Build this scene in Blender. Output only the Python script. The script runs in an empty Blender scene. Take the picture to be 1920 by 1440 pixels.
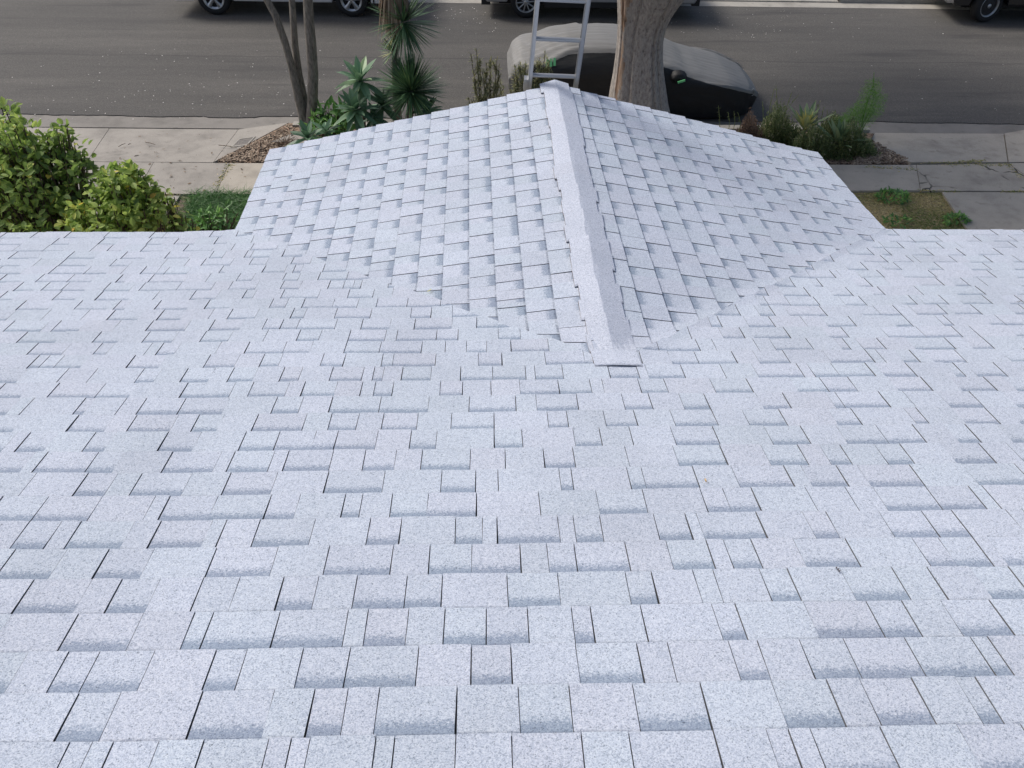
import bpy, math, random
import numpy as np
from mathutils import Vector, Matrix
R = math.radians
scene = bpy.context.scene
col = scene.collection

# ------------------------------------------------------------ camera
FPX, PITCH, YAW, ROLL = 1603.124, 0.715517, 0.037829, 0.016989
CAM = Vector((-0.511584, -4.942483, 2.964972))
def cam_axes():
    cp, sp = math.cos(PITCH), math.sin(PITCH)
    f = Vector((math.sin(YAW)*cp, math.cos(YAW)*cp, -sp))
    r0 = Vector((math.cos(YAW), -math.sin(YAW), 0)); u0 = r0.cross(f)
    r = r0*math.cos(ROLL)+u0*math.sin(ROLL); u = -r0*math.sin(ROLL)+u0*math.cos(ROLL)
    return f, r, u
FW, RT, UP = cam_axes()
cd = bpy.data.cameras.new('camera'); cam = bpy.data.objects.new('camera', cd); col.objects.link(cam)
cd.sensor_width = 36; cd.lens = FPX/1920*36; cd.clip_end = 500; cd.clip_start = .05
cam.matrix_world = Matrix(((RT.x, UP.x, -FW.x, CAM.x), (RT.y, UP.y, -FW.y, CAM.y), (RT.z, UP.z, -FW.z, CAM.z), (0, 0, 0, 1)))
scene.camera = cam
def ray(px, py): return FW + RT*((px-960)/FPX) - UP*((py-720)/FPX)
def G(px, py, z):          # point of the photograph on a level plane
    d = ray(px, py); return CAM + d*((z-CAM.z)/d.z)
def Yp(px, py, y):         # point of the photograph on an upright plane
    d = ray(px, py); return CAM + d*((y-CAM.y)/d.y)

# ------------------------------------------------------------ light
SUN_EL, SUN_AZ = R(47), R(-58)      # azimuth from +y, clockwise
w = bpy.data.worlds.new('World'); scene.world = w; w.use_nodes = True
nt = w.node_tree; bg = nt.nodes['Background']
sky = nt.nodes.new('ShaderNodeTexSky'); sky.sky_type = 'NISHITA'; sky.sun_disc = False
sky.sun_elevation = SUN_EL; sky.sun_rotation = SUN_AZ; sky.air_density = 1.0; sky.dust_density = 4.0; sky.ozone_density = 1.0
nt.links.new(sky.outputs[0], bg.inputs[0]); bg.inputs[1].default_value = 0.10
sl = bpy.data.lights.new('sun', 'SUN'); sl.energy = 1.9; sl.angle = R(18); sl.color = (1, .965, .915)
so = bpy.data.objects.new('sun', sl); col.objects.link(so)
sd = Vector((math.sin(SUN_AZ)*math.cos(SUN_EL), math.cos(SUN_AZ)*math.cos(SUN_EL), math.sin(SUN_EL)))
so.rotation_euler = (-sd).to_track_quat('-Z', 'Y').to_euler(); so.location = sd*30
vs = scene.view_settings; vs.view_transform = 'Standard'; vs.look = 'None'; vs.gamma = 1; vs.exposure = 0.36

# ------------------------------------------------------------ helpers
class MB:
    def __init__(s): s.v = []; s.f = []; s.m = []; s.c = []
    def face(s, pts, m=0, c=(0.5, 0, 0, 0)):
        i = len(s.v); s.v.extend([tuple(p) for p in pts]); s.f.append(tuple(range(i, i+len(pts)))); s.m.append(m)
        s.c.append([c]*len(pts) if not isinstance(c[0], (tuple, list)) else c)
    def box(s, c, sz, m=0, rot=None, col=(0.5, 0, 0, 0)):
        c = Vector(c); h = [x/2 for x in sz]
        P = [Vector((x*h[0], y*h[1], z*h[2])) for x in (-1, 1) for y in (-1, 1) for z in (-1, 1)]
        if rot is not None: P = [rot @ p for p in P]
        P = [p+c for p in P]
        for q in ((0, 1, 3, 2), (4, 6, 7, 5), (0, 4, 5, 1), (2, 3, 7, 6), (0, 2, 6, 4), (1, 5, 7, 3)): s.face([P[i] for i in q], m, col)
    def grid(s, rows, m=0, closed=False, c=(0.5, 0, 0, 0), cf=None):     # rows of points sharing vertices
        i0 = len(s.v); n = len(rows[0])
        for r in rows: s.v.extend([tuple(p) for p in r])
        for a in range(len(rows)-1):
            for b in range(n if closed else n-1):
                b2 = (b+1) % n
                s.f.append((i0+a*n+b, i0+a*n+b2, i0+(a+1)*n+b2, i0+(a+1)*n+b))
                s.m.append(m if not callable(m) else m(a, b)); s.c.append([c]*4 if cf is None else [cf(a, b), cf(a, b2), cf(a+1, b2), cf(a+1, b)])
    def tube(s, pts, rad, n=8, m=0, c=(0.5, 0, 0, 0), cap=True):
        pts = [Vector(p) for p in pts]; rows = []
        for i, p in enumerate(pts):
            t = (pts[min(i+1, len(pts)-1)]-pts[max(i-1, 0)]).normalized()
            a = t.cross(Vector((0.31, 0.17, 0.93)) if abs(t.z) < .93 else Vector((1, 0, 0))).normalized(); b = t.cross(a)
            r = rad[i] if isinstance(rad, (list, tuple)) else rad
            rows.append([p+(a*math.cos(2*math.pi*k/n)+b*math.sin(2*math.pi*k/n))*r for k in range(n)])
        s.grid(rows, m, True, c)
        if cap:
            s.face(rows[0][::-1], m, c); s.face(rows[-1], m, c)
    def prism(s, poly, z0, z1, m=0, c=(0.5, 0, 0, 0)):          # poly: Vectors with own z if z1 None
        top = [Vector((p[0], p[1], z1 if z1 is not None else p[2])) for p in poly]
        bot = [Vector((p[0], p[1], z0)) for p in poly]
        s.face(top, m, c); n = len(top)
        for i in range(n): s.face([top[i], bot[i], bot[(i+1) % n], top[(i+1) % n]], m, c)
    def build(s, name, mats, parent=None, smooth=False, link=True):
        me = bpy.data.meshes.new(name); me.from_pydata(s.v, [], s.f)
        for mt in (mats if isinstance(mats, (list, tuple)) else [mats]): me.materials.append(mt)
        me.polygons.foreach_set('material_index', s.m)
        ca = me.color_attributes.new('sh', 'FLOAT_COLOR', 'CORNER')
        ca.data.foreach_set('color', np.array([x for f in s.c for q in f for x in q], dtype=np.float32))
        if smooth: me.polygons.foreach_set('use_smooth', [True]*len(s.f))
        me.update()
        o = bpy.data.objects.new(name, me); col.objects.link(o)
        if parent: o.parent = parent
        return o
def tag(o, label=None, cat=None, group=None, kind=None):
    if label: o['label'] = label
    if cat: o['category'] = cat
    if group: o['group'] = group
    if kind: o['kind'] = kind
    return o
def empty(name, loc=(0, 0, 0), label=None, cat=None, group=None, rz=0):
    o = bpy.data.objects.new(name, None); col.objects.link(o); o.location = loc; o.rotation_euler = (0, 0, rz); o.empty_display_size = .1
    return tag(o, label, cat, group)
rnd = random.Random(7)

# ------------------------------------------------------------ materials
def mat(name):
    m = bpy.data.materials.new(name); m.use_nodes = True; n = m.node_tree.nodes; b = n['Principled BSDF']; return m, n, m.node_tree.links, b
def N(n, t, **k):
    x = n.new(t)
    for a, v in k.items():
        if a.startswith('i_'): x.inputs[int(a[2:])].default_value = v
        else: setattr(x, a, v)
    return x
def ramp(n, stops):
    r = n.new('ShaderNodeValToRGB'); e = r.color_ramp.elements
    while len(e) < len(stops): e.new(.5)
    for x, (p, c) in zip(e, stops): x.position = p; x.color = (c[0], c[1], c[2], 1) if not isinstance(c, (int, float)) else (c, c, c, 1)
    return r
def mixc(n, l, a, b, f, mode='MIX'):
    x = n.new('ShaderNodeMix'); x.data_type = 'RGBA'; x.blend_type = mode; x.clamp_factor = True
    for s, v in ((0, f), (6, a), (7, b)):
        if hasattr(v, 'is_output'): l.new(v, x.inputs[s])
        else: x.inputs[s].default_value = v if s == 0 else (*v, 1)
    return x.outputs[2]
def math_(n, l, op, a, b=None, c=None):
    x = n.new('ShaderNodeMath'); x.operation = op
    for i, v in enumerate((a, b, c)):
        if v is None: continue
        if hasattr(v, 'is_output'): l.new(v, x.inputs[i])
        else: x.inputs[i].default_value = v
    return x.outputs[0]
def mrange(n, l, v, a, b, c=0, d=1, smooth=False):
    x = n.new('ShaderNodeMapRange'); l.new(v, x.inputs[0])
    for i, q in enumerate((a, b, c, d)): x.inputs[i+1].default_value = q
    if smooth: x.interpolation_type = 'SMOOTHSTEP'
    return x.outputs[0]
def plain(name, c, rough=.6, metal=0, var=.12, scale=6, bump=0, bscale=60, coat=0):
    m, n, l, b = mat(name); tc = N(n, 'ShaderNodeTexCoord')
    no = N(n, 'ShaderNodeTexNoise'); no.inputs['Scale'].default_value = scale; no.inputs['Detail'].default_value = 5; l.new(tc.outputs['Object'], no.inputs['Vector'])
    r = ramp(n, [(.3, tuple(x*(1-var) for x in c)), (.7, tuple(min(1, x*(1+var)) for x in c))]); l.new(no.outputs[0], r.inputs[0]); l.new(r.outputs[0], b.inputs['Base Color'])
    b.inputs['Roughness'].default_value = rough; b.inputs['Metallic'].default_value = metal; b.inputs['Coat Weight'].default_value = coat
    if bump:
        n2 = N(n, 'ShaderNodeTexNoise'); n2.inputs['Scale'].default_value = bscale; n2.inputs['Detail'].default_value = 4; l.new(tc.outputs['Object'], n2.inputs['Vector'])
        bp = N(n, 'ShaderNodeBump'); bp.inputs['Strength'].default_value = bump; bp.inputs['Distance'].default_value = .02; l.new(n2.outputs[0], bp.inputs['Height']); l.new(bp.outputs[0], b.inputs['Normal'])
    return m
def shingle_mat():
    m, n, l, b = mat('granule_shingle'); tc = N(n, 'ShaderNodeTexCoord')
    at = N(n, 'ShaderNodeVertexColor', layer_name='sh'); sp = N(n, 'ShaderNodeSeparateColor'); l.new(at.outputs[0], sp.inputs[0])
    vo = N(n, 'ShaderNodeTexVoronoi'); vo.inputs['Scale'].default_value = 400; l.new(tc.outputs['Object'], vo.inputs['Vector'])
    vs_ = N(n, 'ShaderNodeSeparateColor'); l.new(vo.outputs['Color'], vs_.inputs[0])
    no = N(n, 'ShaderNodeTexNoise'); no.inputs['Scale'].default_value = 95; no.inputs['Detail'].default_value = 6; no.inputs['Roughness'].default_value = .75; l.new(tc.outputs['Object'], no.inputs['Vector'])
    gran = math_(n, l, 'ADD', math_(n, l, 'MULTIPLY', vs_.outputs[0], .6), math_(n, l, 'MULTIPLY', no.outputs[0], .7))
    cr = ramp(n, [(.24, (.11, .126, .155)), (.37, (.345, .388, .465)), (.55, (.47, .522, .622)), (.9, (.645, .685, .755))]); l.new(gran, cr.inputs[0])
    tint = ramp(n, [(0, (.965, .99, .99)), (.6, (.985, .985, 1.0)), (1, (1.0, .98, .985))]); l.new(sp.outputs[0], tint.inputs[0])
    c1 = mixc(n, l, cr.outputs[0], tint.outputs[0], 1.0, 'MULTIPLY')
    # patchy granule blend between shingles and slow weathering
    n3 = N(n, 'ShaderNodeTexNoise'); n3.inputs['Scale'].default_value = 1.7; n3.inputs['Detail'].default_value = 5; l.new(tc.outputs['Object'], n3.inputs['Vector'])
    br = ramp(n, [(.3, .90), (.55, .985), (.75, 1.0)]); l.new(n3.outputs[0], br.inputs[0])
    c2 = mixc(n, l, c1, br.outputs[0], 1.0, 'MULTIPLY')
    al = mrange(n, l, at.outputs[1], 0, 1, .93, 1.0)
    cv = N(n, 'ShaderNodeCombineColor'); [l.new(al, cv.inputs[i]) for i in range(3)]
    c3 = mixc(n, l, c2, cv.outputs[0], 1.0, 'MULTIPLY')
    # printed dark granule band at the head of the recessed strips
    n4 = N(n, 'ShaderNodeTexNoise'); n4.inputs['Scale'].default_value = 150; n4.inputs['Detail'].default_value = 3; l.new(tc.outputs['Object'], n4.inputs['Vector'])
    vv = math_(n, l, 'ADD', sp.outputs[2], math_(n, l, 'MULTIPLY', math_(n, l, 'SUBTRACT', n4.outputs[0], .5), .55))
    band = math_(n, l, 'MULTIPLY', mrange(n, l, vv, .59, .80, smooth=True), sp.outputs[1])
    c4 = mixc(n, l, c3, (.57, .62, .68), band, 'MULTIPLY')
    # darker line along the butt of the course above, broken and uneven
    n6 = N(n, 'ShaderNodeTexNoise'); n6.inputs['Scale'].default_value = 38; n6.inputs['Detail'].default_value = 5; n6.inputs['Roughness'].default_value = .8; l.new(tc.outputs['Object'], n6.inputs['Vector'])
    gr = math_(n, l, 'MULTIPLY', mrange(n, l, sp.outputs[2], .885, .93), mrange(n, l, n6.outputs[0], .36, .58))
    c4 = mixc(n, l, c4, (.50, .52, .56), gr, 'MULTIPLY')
    # scuffs and sparse dirt flecks
    n7 = N(n, 'ShaderNodeTexNoise'); n7.inputs['Scale'].default_value = 3.1; n7.inputs['Detail'].default_value = 9; n7.inputs['Roughness'].default_value = .8; l.new(tc.outputs['Object'], n7.inputs['Vector'])
    c4 = mixc(n, l, c4, (.72, .72, .74), mrange(n, l, n7.outputs[0], .66, .74), 'MULTIPLY')
    l.new(c4, b.inputs['Base Color']); b.inputs['Roughness'].default_value = .88
    b.inputs['Specular IOR Level'].default_value = .3
    bp = N(n, 'ShaderNodeBump'); bp.inputs['Strength'].default_value = .35; bp.inputs['Distance'].default_value = .002; l.new(gran, bp.inputs['Height']); l.new(bp.outputs[0], b.inputs['Normal'])
    return m
def concrete_mat(name, c, crack=0, scale=1.0):
    m, n, l, b = mat(name); tc = N(n, 'ShaderNodeTexCoord')
    no = N(n, 'ShaderNodeTexNoise'); no.inputs['Scale'].default_value = 2.2*scale; no.inputs['Detail'].default_value = 7; no.inputs['Roughness'].default_value = .62; l.new(tc.outputs['Object'], no.inputs['Vector'])
    r = ramp(n, [(.28, tuple(x*.72 for x in c)), (.5, c), (.75, tuple(min(1, x*1.15) for x in c))]); l.new(no.outputs[0], r.inputs[0])
    n2 = N(n, 'ShaderNodeTexNoise'); n2.inputs['Scale'].default_value = 70; n2.inputs['Detail'].default_value = 3; l.new(tc.outputs['Object'], n2.inputs['Vector'])
    r2 = ramp(n, [(.3, .82), (.6, 1.0)]); l.new(n2.outputs[0], r2.inputs[0])
    c1 = mixc(n, l, r.outputs[0], r2.outputs[0], 1.0, 'MULTIPLY')
    # stains
    n3 = N(n, 'ShaderNodeTexNoise'); n3.inputs['Scale'].default_value = 6; n3.inputs['Detail'].default_value = 8; l.new(tc.outputs['Object'], n3.inputs['Vector'])
    st = mrange(n, l, n3.outputs[0], .62, .78); c1 = mixc(n, l, c1, tuple(x*.55 for x in c), st)
    if crack:
        wv = N(n, 'ShaderNodeMixRGB'); wn = N(n, 'ShaderNodeTexNoise'); wn.inputs['Scale'].default_value = 5; l.new(tc.outputs['Object'], wn.inputs['Vector'])
        wv.inputs[0].default_value = .12; l.new(tc.outputs['Object'], wv.inputs[1]); l.new(wn.outputs['Color'], wv.inputs[2])
        vo = N(n, 'ShaderNodeTexVoronoi', feature='DISTANCE_TO_EDGE'); vo.inputs['Scale'].default_value = crack; l.new(wv.outputs[0], vo.inputs['Vector'])
        ck = mrange(n, l, vo.outputs[0], .012, .03, 1, 0); n5 = N(n, 'ShaderNodeTexNoise'); n5.inputs['Scale'].default_value = 1.6; l.new(tc.outputs['Object'], n5.inputs['Vector'])
        ck = math_(n, l, 'MULTIPLY', ck, mrange(n, l, n5.outputs[0], .45, .55)); c1 = mixc(n, l, c1, (.035, .032, .026), ck)
    l.new(c1, b.inputs['Base Color']); b.inputs['Roughness'].default_value = .9
    bp = N(n, 'ShaderNodeBump'); bp.inputs['Strength'].default_value = .25; bp.inputs['Distance'].default_value = .004; l.new(n2.outputs[0], bp.inputs['Height']); l.new(bp.outputs[0], b.inputs['Normal'])
    return m
def asphalt_mat():
    m, n, l, b = mat('asphalt'); tc = N(n, 'ShaderNodeTexCoord')
    mp = N(n, 'ShaderNodeMapping'); mp.inputs['Scale'].default_value = (.22, 1.6, 1); l.new(tc.outputs['Object'], mp.inputs[0])
    no = N(n, 'ShaderNodeTexNoise'); no.inputs['Scale'].default_value = 1.0; no.inputs['Detail'].default_value = 7; no.inputs['Roughness'].default_value = .6; l.new(mp.outputs[0], no.inputs['Vector'])
    r = ramp(n, [(.3, (.070, .067, .063)), (.55, (.093, .088, .081)), (.72, (.118, .111, .101))]); l.new(no.outputs[0], r.inputs[0])
    vo = N(n, 'ShaderNodeTexVoronoi'); vo.inputs['Scale'].default_value = 110; l.new(tc.outputs['Object'], vo.inputs['Vector'])
    sp = N(n, 'ShaderNodeSeparateColor'); l.new(vo.outputs['Color'], sp.inputs[0])
    r2 = ramp(n, [(0, .55), (.6, 1.0), (.93, 1.25), (1, 2.0)]); l.new(sp.outputs[0], r2.inputs[0])
    c = mixc(n, l, r.outputs[0], r2.outputs[0], .8, 'MULTIPLY')
    # long tar seams
    n3 = N(n, 'ShaderNodeTexNoise'); n3.inputs['Scale'].default_value = 1.1; l.new(tc.outputs['Object'], n3.inputs['Vector'])
    sx = N(n, 'ShaderNodeSeparateXYZ'); l.new(tc.outputs['Object'], sx.inputs[0])
    yy = math_(n, l, 'ADD', math_(n, l, 'ADD', sx.outputs[1], math_(n, l, 'MULTIPLY', sx.outputs[0], .018)), math_(n, l, 'MULTIPLY', n3.outputs[0], .22))
    seam = mrange(n, l, math_(n, l, 'ABSOLUTE', math_(n, l, 'SUBTRACT', yy, 12.75)), .012, .03, .5, 0)
    c = mixc(n, l, c, (.03, .03, .03), seam)
    # oily patches
    n4 = N(n, 'ShaderNodeTexNoise'); n4.inputs['Scale'].default_value = 1.9; n4.inputs['Detail'].default_value = 6; l.new(mp.outputs[0], n4.inputs['Vector'])
    c = mixc(n, l, c, (.05, .048, .047), mrange(n, l, n4.outputs[0], .58, .72, 0, .75))
    l.new(c, b.inputs['Base Color']); b.inputs['Roughness'].default_value = .85
    bp = N(n, 'ShaderNodeBump'); bp.inputs['Strength'].default_value = .4; bp.inputs['Distance'].default_value = .006; l.new(vo.outputs['Distance'], bp.inputs['Height']); l.new(bp.outputs[0], b.inputs['Normal'])
    return m
def mulch_mat(name, a, c, sc=60):
    m, n, l, b = mat(name); tc = N(n, 'ShaderNodeTexCoord')
    vo = N(n, 'ShaderNodeTexVoronoi'); vo.inputs['Scale'].default_value = sc; l.new(tc.outputs['Object'], vo.inputs['Vector'])
    sp = N(n, 'ShaderNodeSeparateColor'); l.new(vo.outputs['Color'], sp.inputs[0])
    r = ramp(n, [(0, tuple(x*.4 for x in a)), (.5, a), (1, c)]); l.new(sp.outputs[0], r.inputs[0]); l.new(r.outputs[0], b.inputs['Base Color']); b.inputs['Roughness'].default_value = .95
    bp = N(n, 'ShaderNodeBump'); bp.inputs['Strength'].default_value = .8; bp.inputs['Distance'].default_value = .02; l.new(sp.outputs[1], bp.inputs['Height']); l.new(bp.outputs[0], b.inputs['Normal'])
    return m
def leaf_mat(name, stops, rough=.5, trans=.25):
    m, n, l, b = mat(name); at = N(n, 'ShaderNodeVertexColor', layer_name='sh'); sp = N(n, 'ShaderNodeSeparateColor'); l.new(at.outputs[0], sp.inputs[0])
    r = ramp(n, stops); l.new(sp.outputs[0], r.inputs[0])
    l.new(r.outputs[0], b.inputs['Base Color']); b.inputs['Roughness'].default_value = rough
    tr = N(n, 'ShaderNodeBsdfTranslucent'); l.new(r.outputs[0], tr.inputs[0])
    mx = N(n, 'ShaderNodeMixShader'); mx.inputs[0].default_value = trans; l.new(b.outputs[0], mx.inputs[1]); l.new(tr.outputs[0], mx.inputs[2])
    l.new(mx.outputs[0], n['Material Output'].inputs[0])
    return m
def bark_mat(name, a, c, sc=(9, 9, 1.2), rough=.95, bump=1.0):
    m, n, l, b = mat(name); tc = N(n, 'ShaderNodeTexCoord'); mp = N(n, 'ShaderNodeMapping'); mp.inputs['Scale'].default_value = sc; l.new(tc.outputs['Object'], mp.inputs[0])
    no = N(n, 'ShaderNodeTexNoise'); no.inputs['Scale'].default_value = 1.6; no.inputs['Detail'].default_value = 9; no.inputs['Roughness'].default_value = .7; l.new(mp.outputs[0], no.inputs['Vector'])
    r = ramp(n, [(.3, tuple(x*.35 for x in a)), (.45, a), (.62, c), (.8, tuple(x*1.3 for x in c))]); l.new(no.outputs[0], r.inputs[0]); l.new(r.outputs[0], b.inputs['Base Color']); b.inputs['Roughness'].default_value = rough
    bp = N(n, 'ShaderNodeBump'); bp.inputs['Strength'].default_value = bump; bp.inputs['Distance'].default_value = .04; l.new(no.outputs[0], bp.inputs['Height']); l.new(bp.outputs[0], b.inputs['Normal'])
    return m
def cover_mat(name, c, rough):
    m, n, l, b = mat(name); tc = N(n, 'ShaderNodeTexCoord'); mp = N(n, 'ShaderNodeMapping'); mp.inputs['Rotation'].default_value = (0, R(18), 0); mp.inputs['Scale'].default_value = (1.1, 7, 5); l.new(tc.outputs['Object'], mp.inputs[0])
    no = N(n, 'ShaderNodeTexNoise'); no.inputs['Scale'].default_value = 2.4; no.inputs['Detail'].default_value = 5; no.inputs['Distortion'].default_value = .6; l.new(mp.outputs[0], no.inputs['Vector'])
    r = ramp(n, [(.3, tuple(x*.9 for x in c)), (.7, tuple(x*1.06 for x in c))]); l.new(no.outputs[0], r.inputs[0]); l.new(r.outputs[0], b.inputs['Base Color']); b.inputs['Roughness'].default_value = rough
    bp = N(n, 'ShaderNodeBump'); bp.inputs['Strength'].default_value = .35; bp.inputs['Distance'].default_value = .03; l.new(no.outputs[0], bp.inputs['Height']); l.new(bp.outputs[0], b.inputs['Normal'])
    return m
M = {}
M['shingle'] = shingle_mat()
M['edge'] = plain('shingle_edge', (.15, .155, .17), .95)
M['edge_rust'] = plain('ridge_edge', (.13, .105, .095), .95, var=.5, scale=30)
M['white'] = plain('painted_wood', (.72, .71, .68), .6)
M['wall'] = plain('stucco', (.62, .58, .50), .9, bump=.4)
M['soffit'] = plain('soffit', (.5, .49, .46), .8)
M['asphalt'] = asphalt_mat()
M['conc'] = concrete_mat('concrete_pale', (.345, .32, .285))
M['conc2'] = concrete_mat('concrete_grey', (.43, .39, .33))
M['conc_crack'] = concrete_mat('concrete_cracked', (.42, .38, .32), crack=2.1)
M['gutter'] = concrete_mat('concrete_gutter', (.25, .233, .21))
M['kerb'] = concrete_mat('concrete_kerb', (.38, .36, .32))
M['soil'] = mulch_mat('soil', (.13, .10, .075), (.20, .16, .12), 45)
M['mulch'] = mulch_mat('bark_mulch', (.20, .13, .09), (.40, .30, .21), 42)
M['turf'] = mulch_mat('dry_turf', (.36, .28, .14), (.48, .39, .21), 70)
M['ground'] = mulch_mat('ground', (.16, .14, .10), (.22, .19, .13), 20)
M['alu'] = plain('aluminium', (.40, .41, .42), .42, metal=.8, var=.06)
M['tyre'] = plain('rubber', (.018, .018, .019), .8)
M['rim'] = plain('alloy', (.50, .51, .52), .35, metal=.8)
M['rimdark'] = plain('brake_dark', (.02, .02, .02), .7)
M['blackpaint'] = plain('black_paint', (.012, .012, .014), .25, coat=.8)
M['whitepaint'] = plain('white_paint', (.68, .68, .66), .3, coat=.6, var=.03)
M['silverpaint'] = plain('silver_paint', (.42, .43, .44), .3, metal=.5, coat=.6, var=.03)
M['plastic'] = plain('black_plastic', (.02, .02, .021), .6)
M['chrome'] = plain('chrome', (.75, .75, .76), .15, metal=1)
m, n, l, b = mat('vehicle_glass'); b.inputs['Base Color'].default_value = (.015, .018, .02, 1); b.inputs['Roughness'].default_value = .06; M['glass'] = m
m, n, l, b = mat('headlight_lens'); b.inputs['Base Color'].default_value = (.6, .62, .65, 1); b.inputs['Roughness'].default_value = .1; M['lamp'] = m
M['covertop'] = cover_mat('cover_silver', (.235, .235, .232), .6)
M['coverside'] = cover_mat('cover_black', (.010, .0105, .013), .65)
def two_tone():
    m = cover_mat('cover_two_tone', (1, 1, 1), .62); n = m.node_tree.nodes; l = m.node_tree.links; b = n['Principled BSDF']
    src = b.inputs['Base Color'].links[0].from_socket; at = N(n, 'ShaderNodeVertexColor', layer_name='sh'); sp = N(n, 'ShaderNodeSeparateColor'); l.new(at.outputs[0], sp.inputs[0])
    tc = N(n, 'ShaderNodeTexCoord'); no = N(n, 'ShaderNodeTexNoise'); no.inputs['Scale'].default_value = 5; l.new(tc.outputs['Object'], no.inputs['Vector'])
    v = math_(n, l, 'ADD', sp.outputs[0], math_(n, l, 'MULTIPLY', math_(n, l, 'SUBTRACT', no.outputs[0], .5), .05))
    c = mixc(n, l, (.205, .205, .202), (.0080, .010, .0125), mrange(n, l, v, .495, .505)); l.new(mixc(n, l, src, c, 1.0, 'MULTIPLY'), b.inputs['Base Color']); return m
M['cover'] = two_tone()
M['green'] = plain('reflective_green', (.22, .75, .32), .4, var=.05)
M['bark'] = bark_mat('big_bark', (.34, .305, .275), (.47, .43, .39), (19, 19, 8), bump=.8)
M['bark2'] = bark_mat('grey_bark', (.20, .178, .155), (.31, .28, .245), (22, 22, 5))
M['barkstrip'] = bark_mat('pale_inner_bark', (.30, .20, .14), (.46, .36, .28), (12, 12, 1.0))
M['stem'] = bark_mat('stem', (.12, .09, .06), (.22, .18, .13), (20, 20, 6))
M['citrus'] = leaf_mat('broad_leaf', [(0, (0.135, 0.209, 0.068)), (.4, (0.270, 0.399, 0.101)), (.75, (0.512, 0.635, 0.169)), (.92, (0.703, 0.729, 0.203)), (.97, (0.750, 0.675, 0.121)), (1, (0.742, 0.459, 0.107))], .5, .5)
M['echium'] = leaf_mat('rosette_leaf', [(0, (0.083, 0.165, 0.097)), (.6, (0.207, 0.358, 0.207)), (.9, (0.385, 0.522, 0.275)), (1, (0.660, 0.660, 0.358))])
M['leafy'] = leaf_mat('bright_leaf', [(0, (0.083, 0.189, 0.062)), (.6, (0.168, 0.356, 0.094)), (1, (0.313, 0.566, 0.126))])
M['spiky'] = leaf_mat('spiky_leaf', [(0, (0.059, 0.135, 0.070)), (.6, (0.121, 0.230, 0.108)), (.9, (0.270, 0.378, 0.135)), (1, (0.539, 0.539, 0.215))], .45, .15)
M['dead'] = leaf_mat('dead_leaf', [(0, (0.168, 0.120, 0.084)), (.6, (0.324, 0.246, 0.180)), (1, (0.480, 0.384, 0.288))], .8, .1)
M['rosemary'] = leaf_mat('needle_leaf', [(0, (0.147, 0.164, 0.081)), (.6, (0.276, 0.293, 0.147)), (1, (0.487, 0.452, 0.225))], .7, .15)
M['grassL'] = leaf_mat('lush_grass', [(0, (0.050, 0.129, 0.041)), (.6, (0.114, 0.254, 0.071)), (1, (0.254, 0.405, 0.129))])
M['grassR'] = leaf_mat('dry_grass', [(0, (0.144, 0.204, 0.060)), (.35, (0.264, 0.300, 0.102)), (.6, (0.528, 0.456, 0.204)), (1, (0.744, 0.624, 0.348))], .8)
M['weed'] = leaf_mat('weed_leaf', [(0, (.09, .125, .045)), (.6, (.17, .22, .08)), (.9, (.29, .33, .14)), (1, (.48, .44, .28))], .8)
M['brown'] = leaf_mat('brown_twig', [(0, (0.094, 0.062, 0.044)), (1, (0.265, 0.179, 0.125))], .9, .05)
M['agave'] = leaf_mat('agave_leaf', [(0, (.10, .17, .09)), (.5, (.24, .34, .17)), (.85, (.48, .56, .30)), (1, (.62, .58, .22))])
M['fennel'] = leaf_mat('feathery_leaf', [(0, (0.120, 0.267, 0.048)), (1, (0.315, 0.580, 0.120))], .7, .4)
M['crown'] = leaf_mat('tree_leaf', [(0, (.03, .06, .02)), (1, (.09, .13, .045))])
M['petal'] = plain('petal', (.62, .60, .56), .8)
M['dryleaf'] = leaf_mat('litter_leaf', [(0, (.06, .04, .025)), (1, (.22, .13, .06))], .9, .1)
M['lid'] = plain('lid_metal', (.17, .155, .14), .7, var=.25, scale=40, bump=.6, bscale=120)

# ------------------------------------------------------------ roof
E_ = .143; TH = R(15.185); ST, CT, TT = math.sin(TH), math.cos(TH), math.tan(TH)
WL, WR, RZ = 2.161, 2.161, .525
AP = (.055, -2.06)                    # plan of the valley apex
def ridge_x(y): return 0.0 + (1.17-y)*.0172
def eave_xr(y): return WR - y*.093
def front_y(x): return 1.20 if x < 0 else 1.19
def deck(x, y): return .0035*math.sin(2.1*x+.7)*math.sin(1.7*y+.3)+.002*math.sin(5.3*x+1.9*y)
def z_main(x, y): return -y*TT
def z_gable(x, y):
    r = ridge_x(y)
    if x < r: return RZ*(x+WL)/(r+WL)
    e = eave_xr(y); return RZ*(e-x)/(e-r)
def softmax(a, b, s=.028): return .5*(a+b+math.sqrt((a-b)**2+s*s))-.0
def nrm(f, x, y):
    e = .004; return Vector((-(f(x+e, y)-f(x-e, y))/(2*e), -(f(x, y+e)-f(x, y-e))/(2*e), 1)).normalized()
def z_roof(x, y):
    if y > .35: return z_gable(x, y)
    if abs(z_main(x, y)-z_gable(x, y)) > .12: return max(z_main(x, y), z_gable(x, y))
    return softmax(z_main(x, y), z_gable(x, y))
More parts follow.
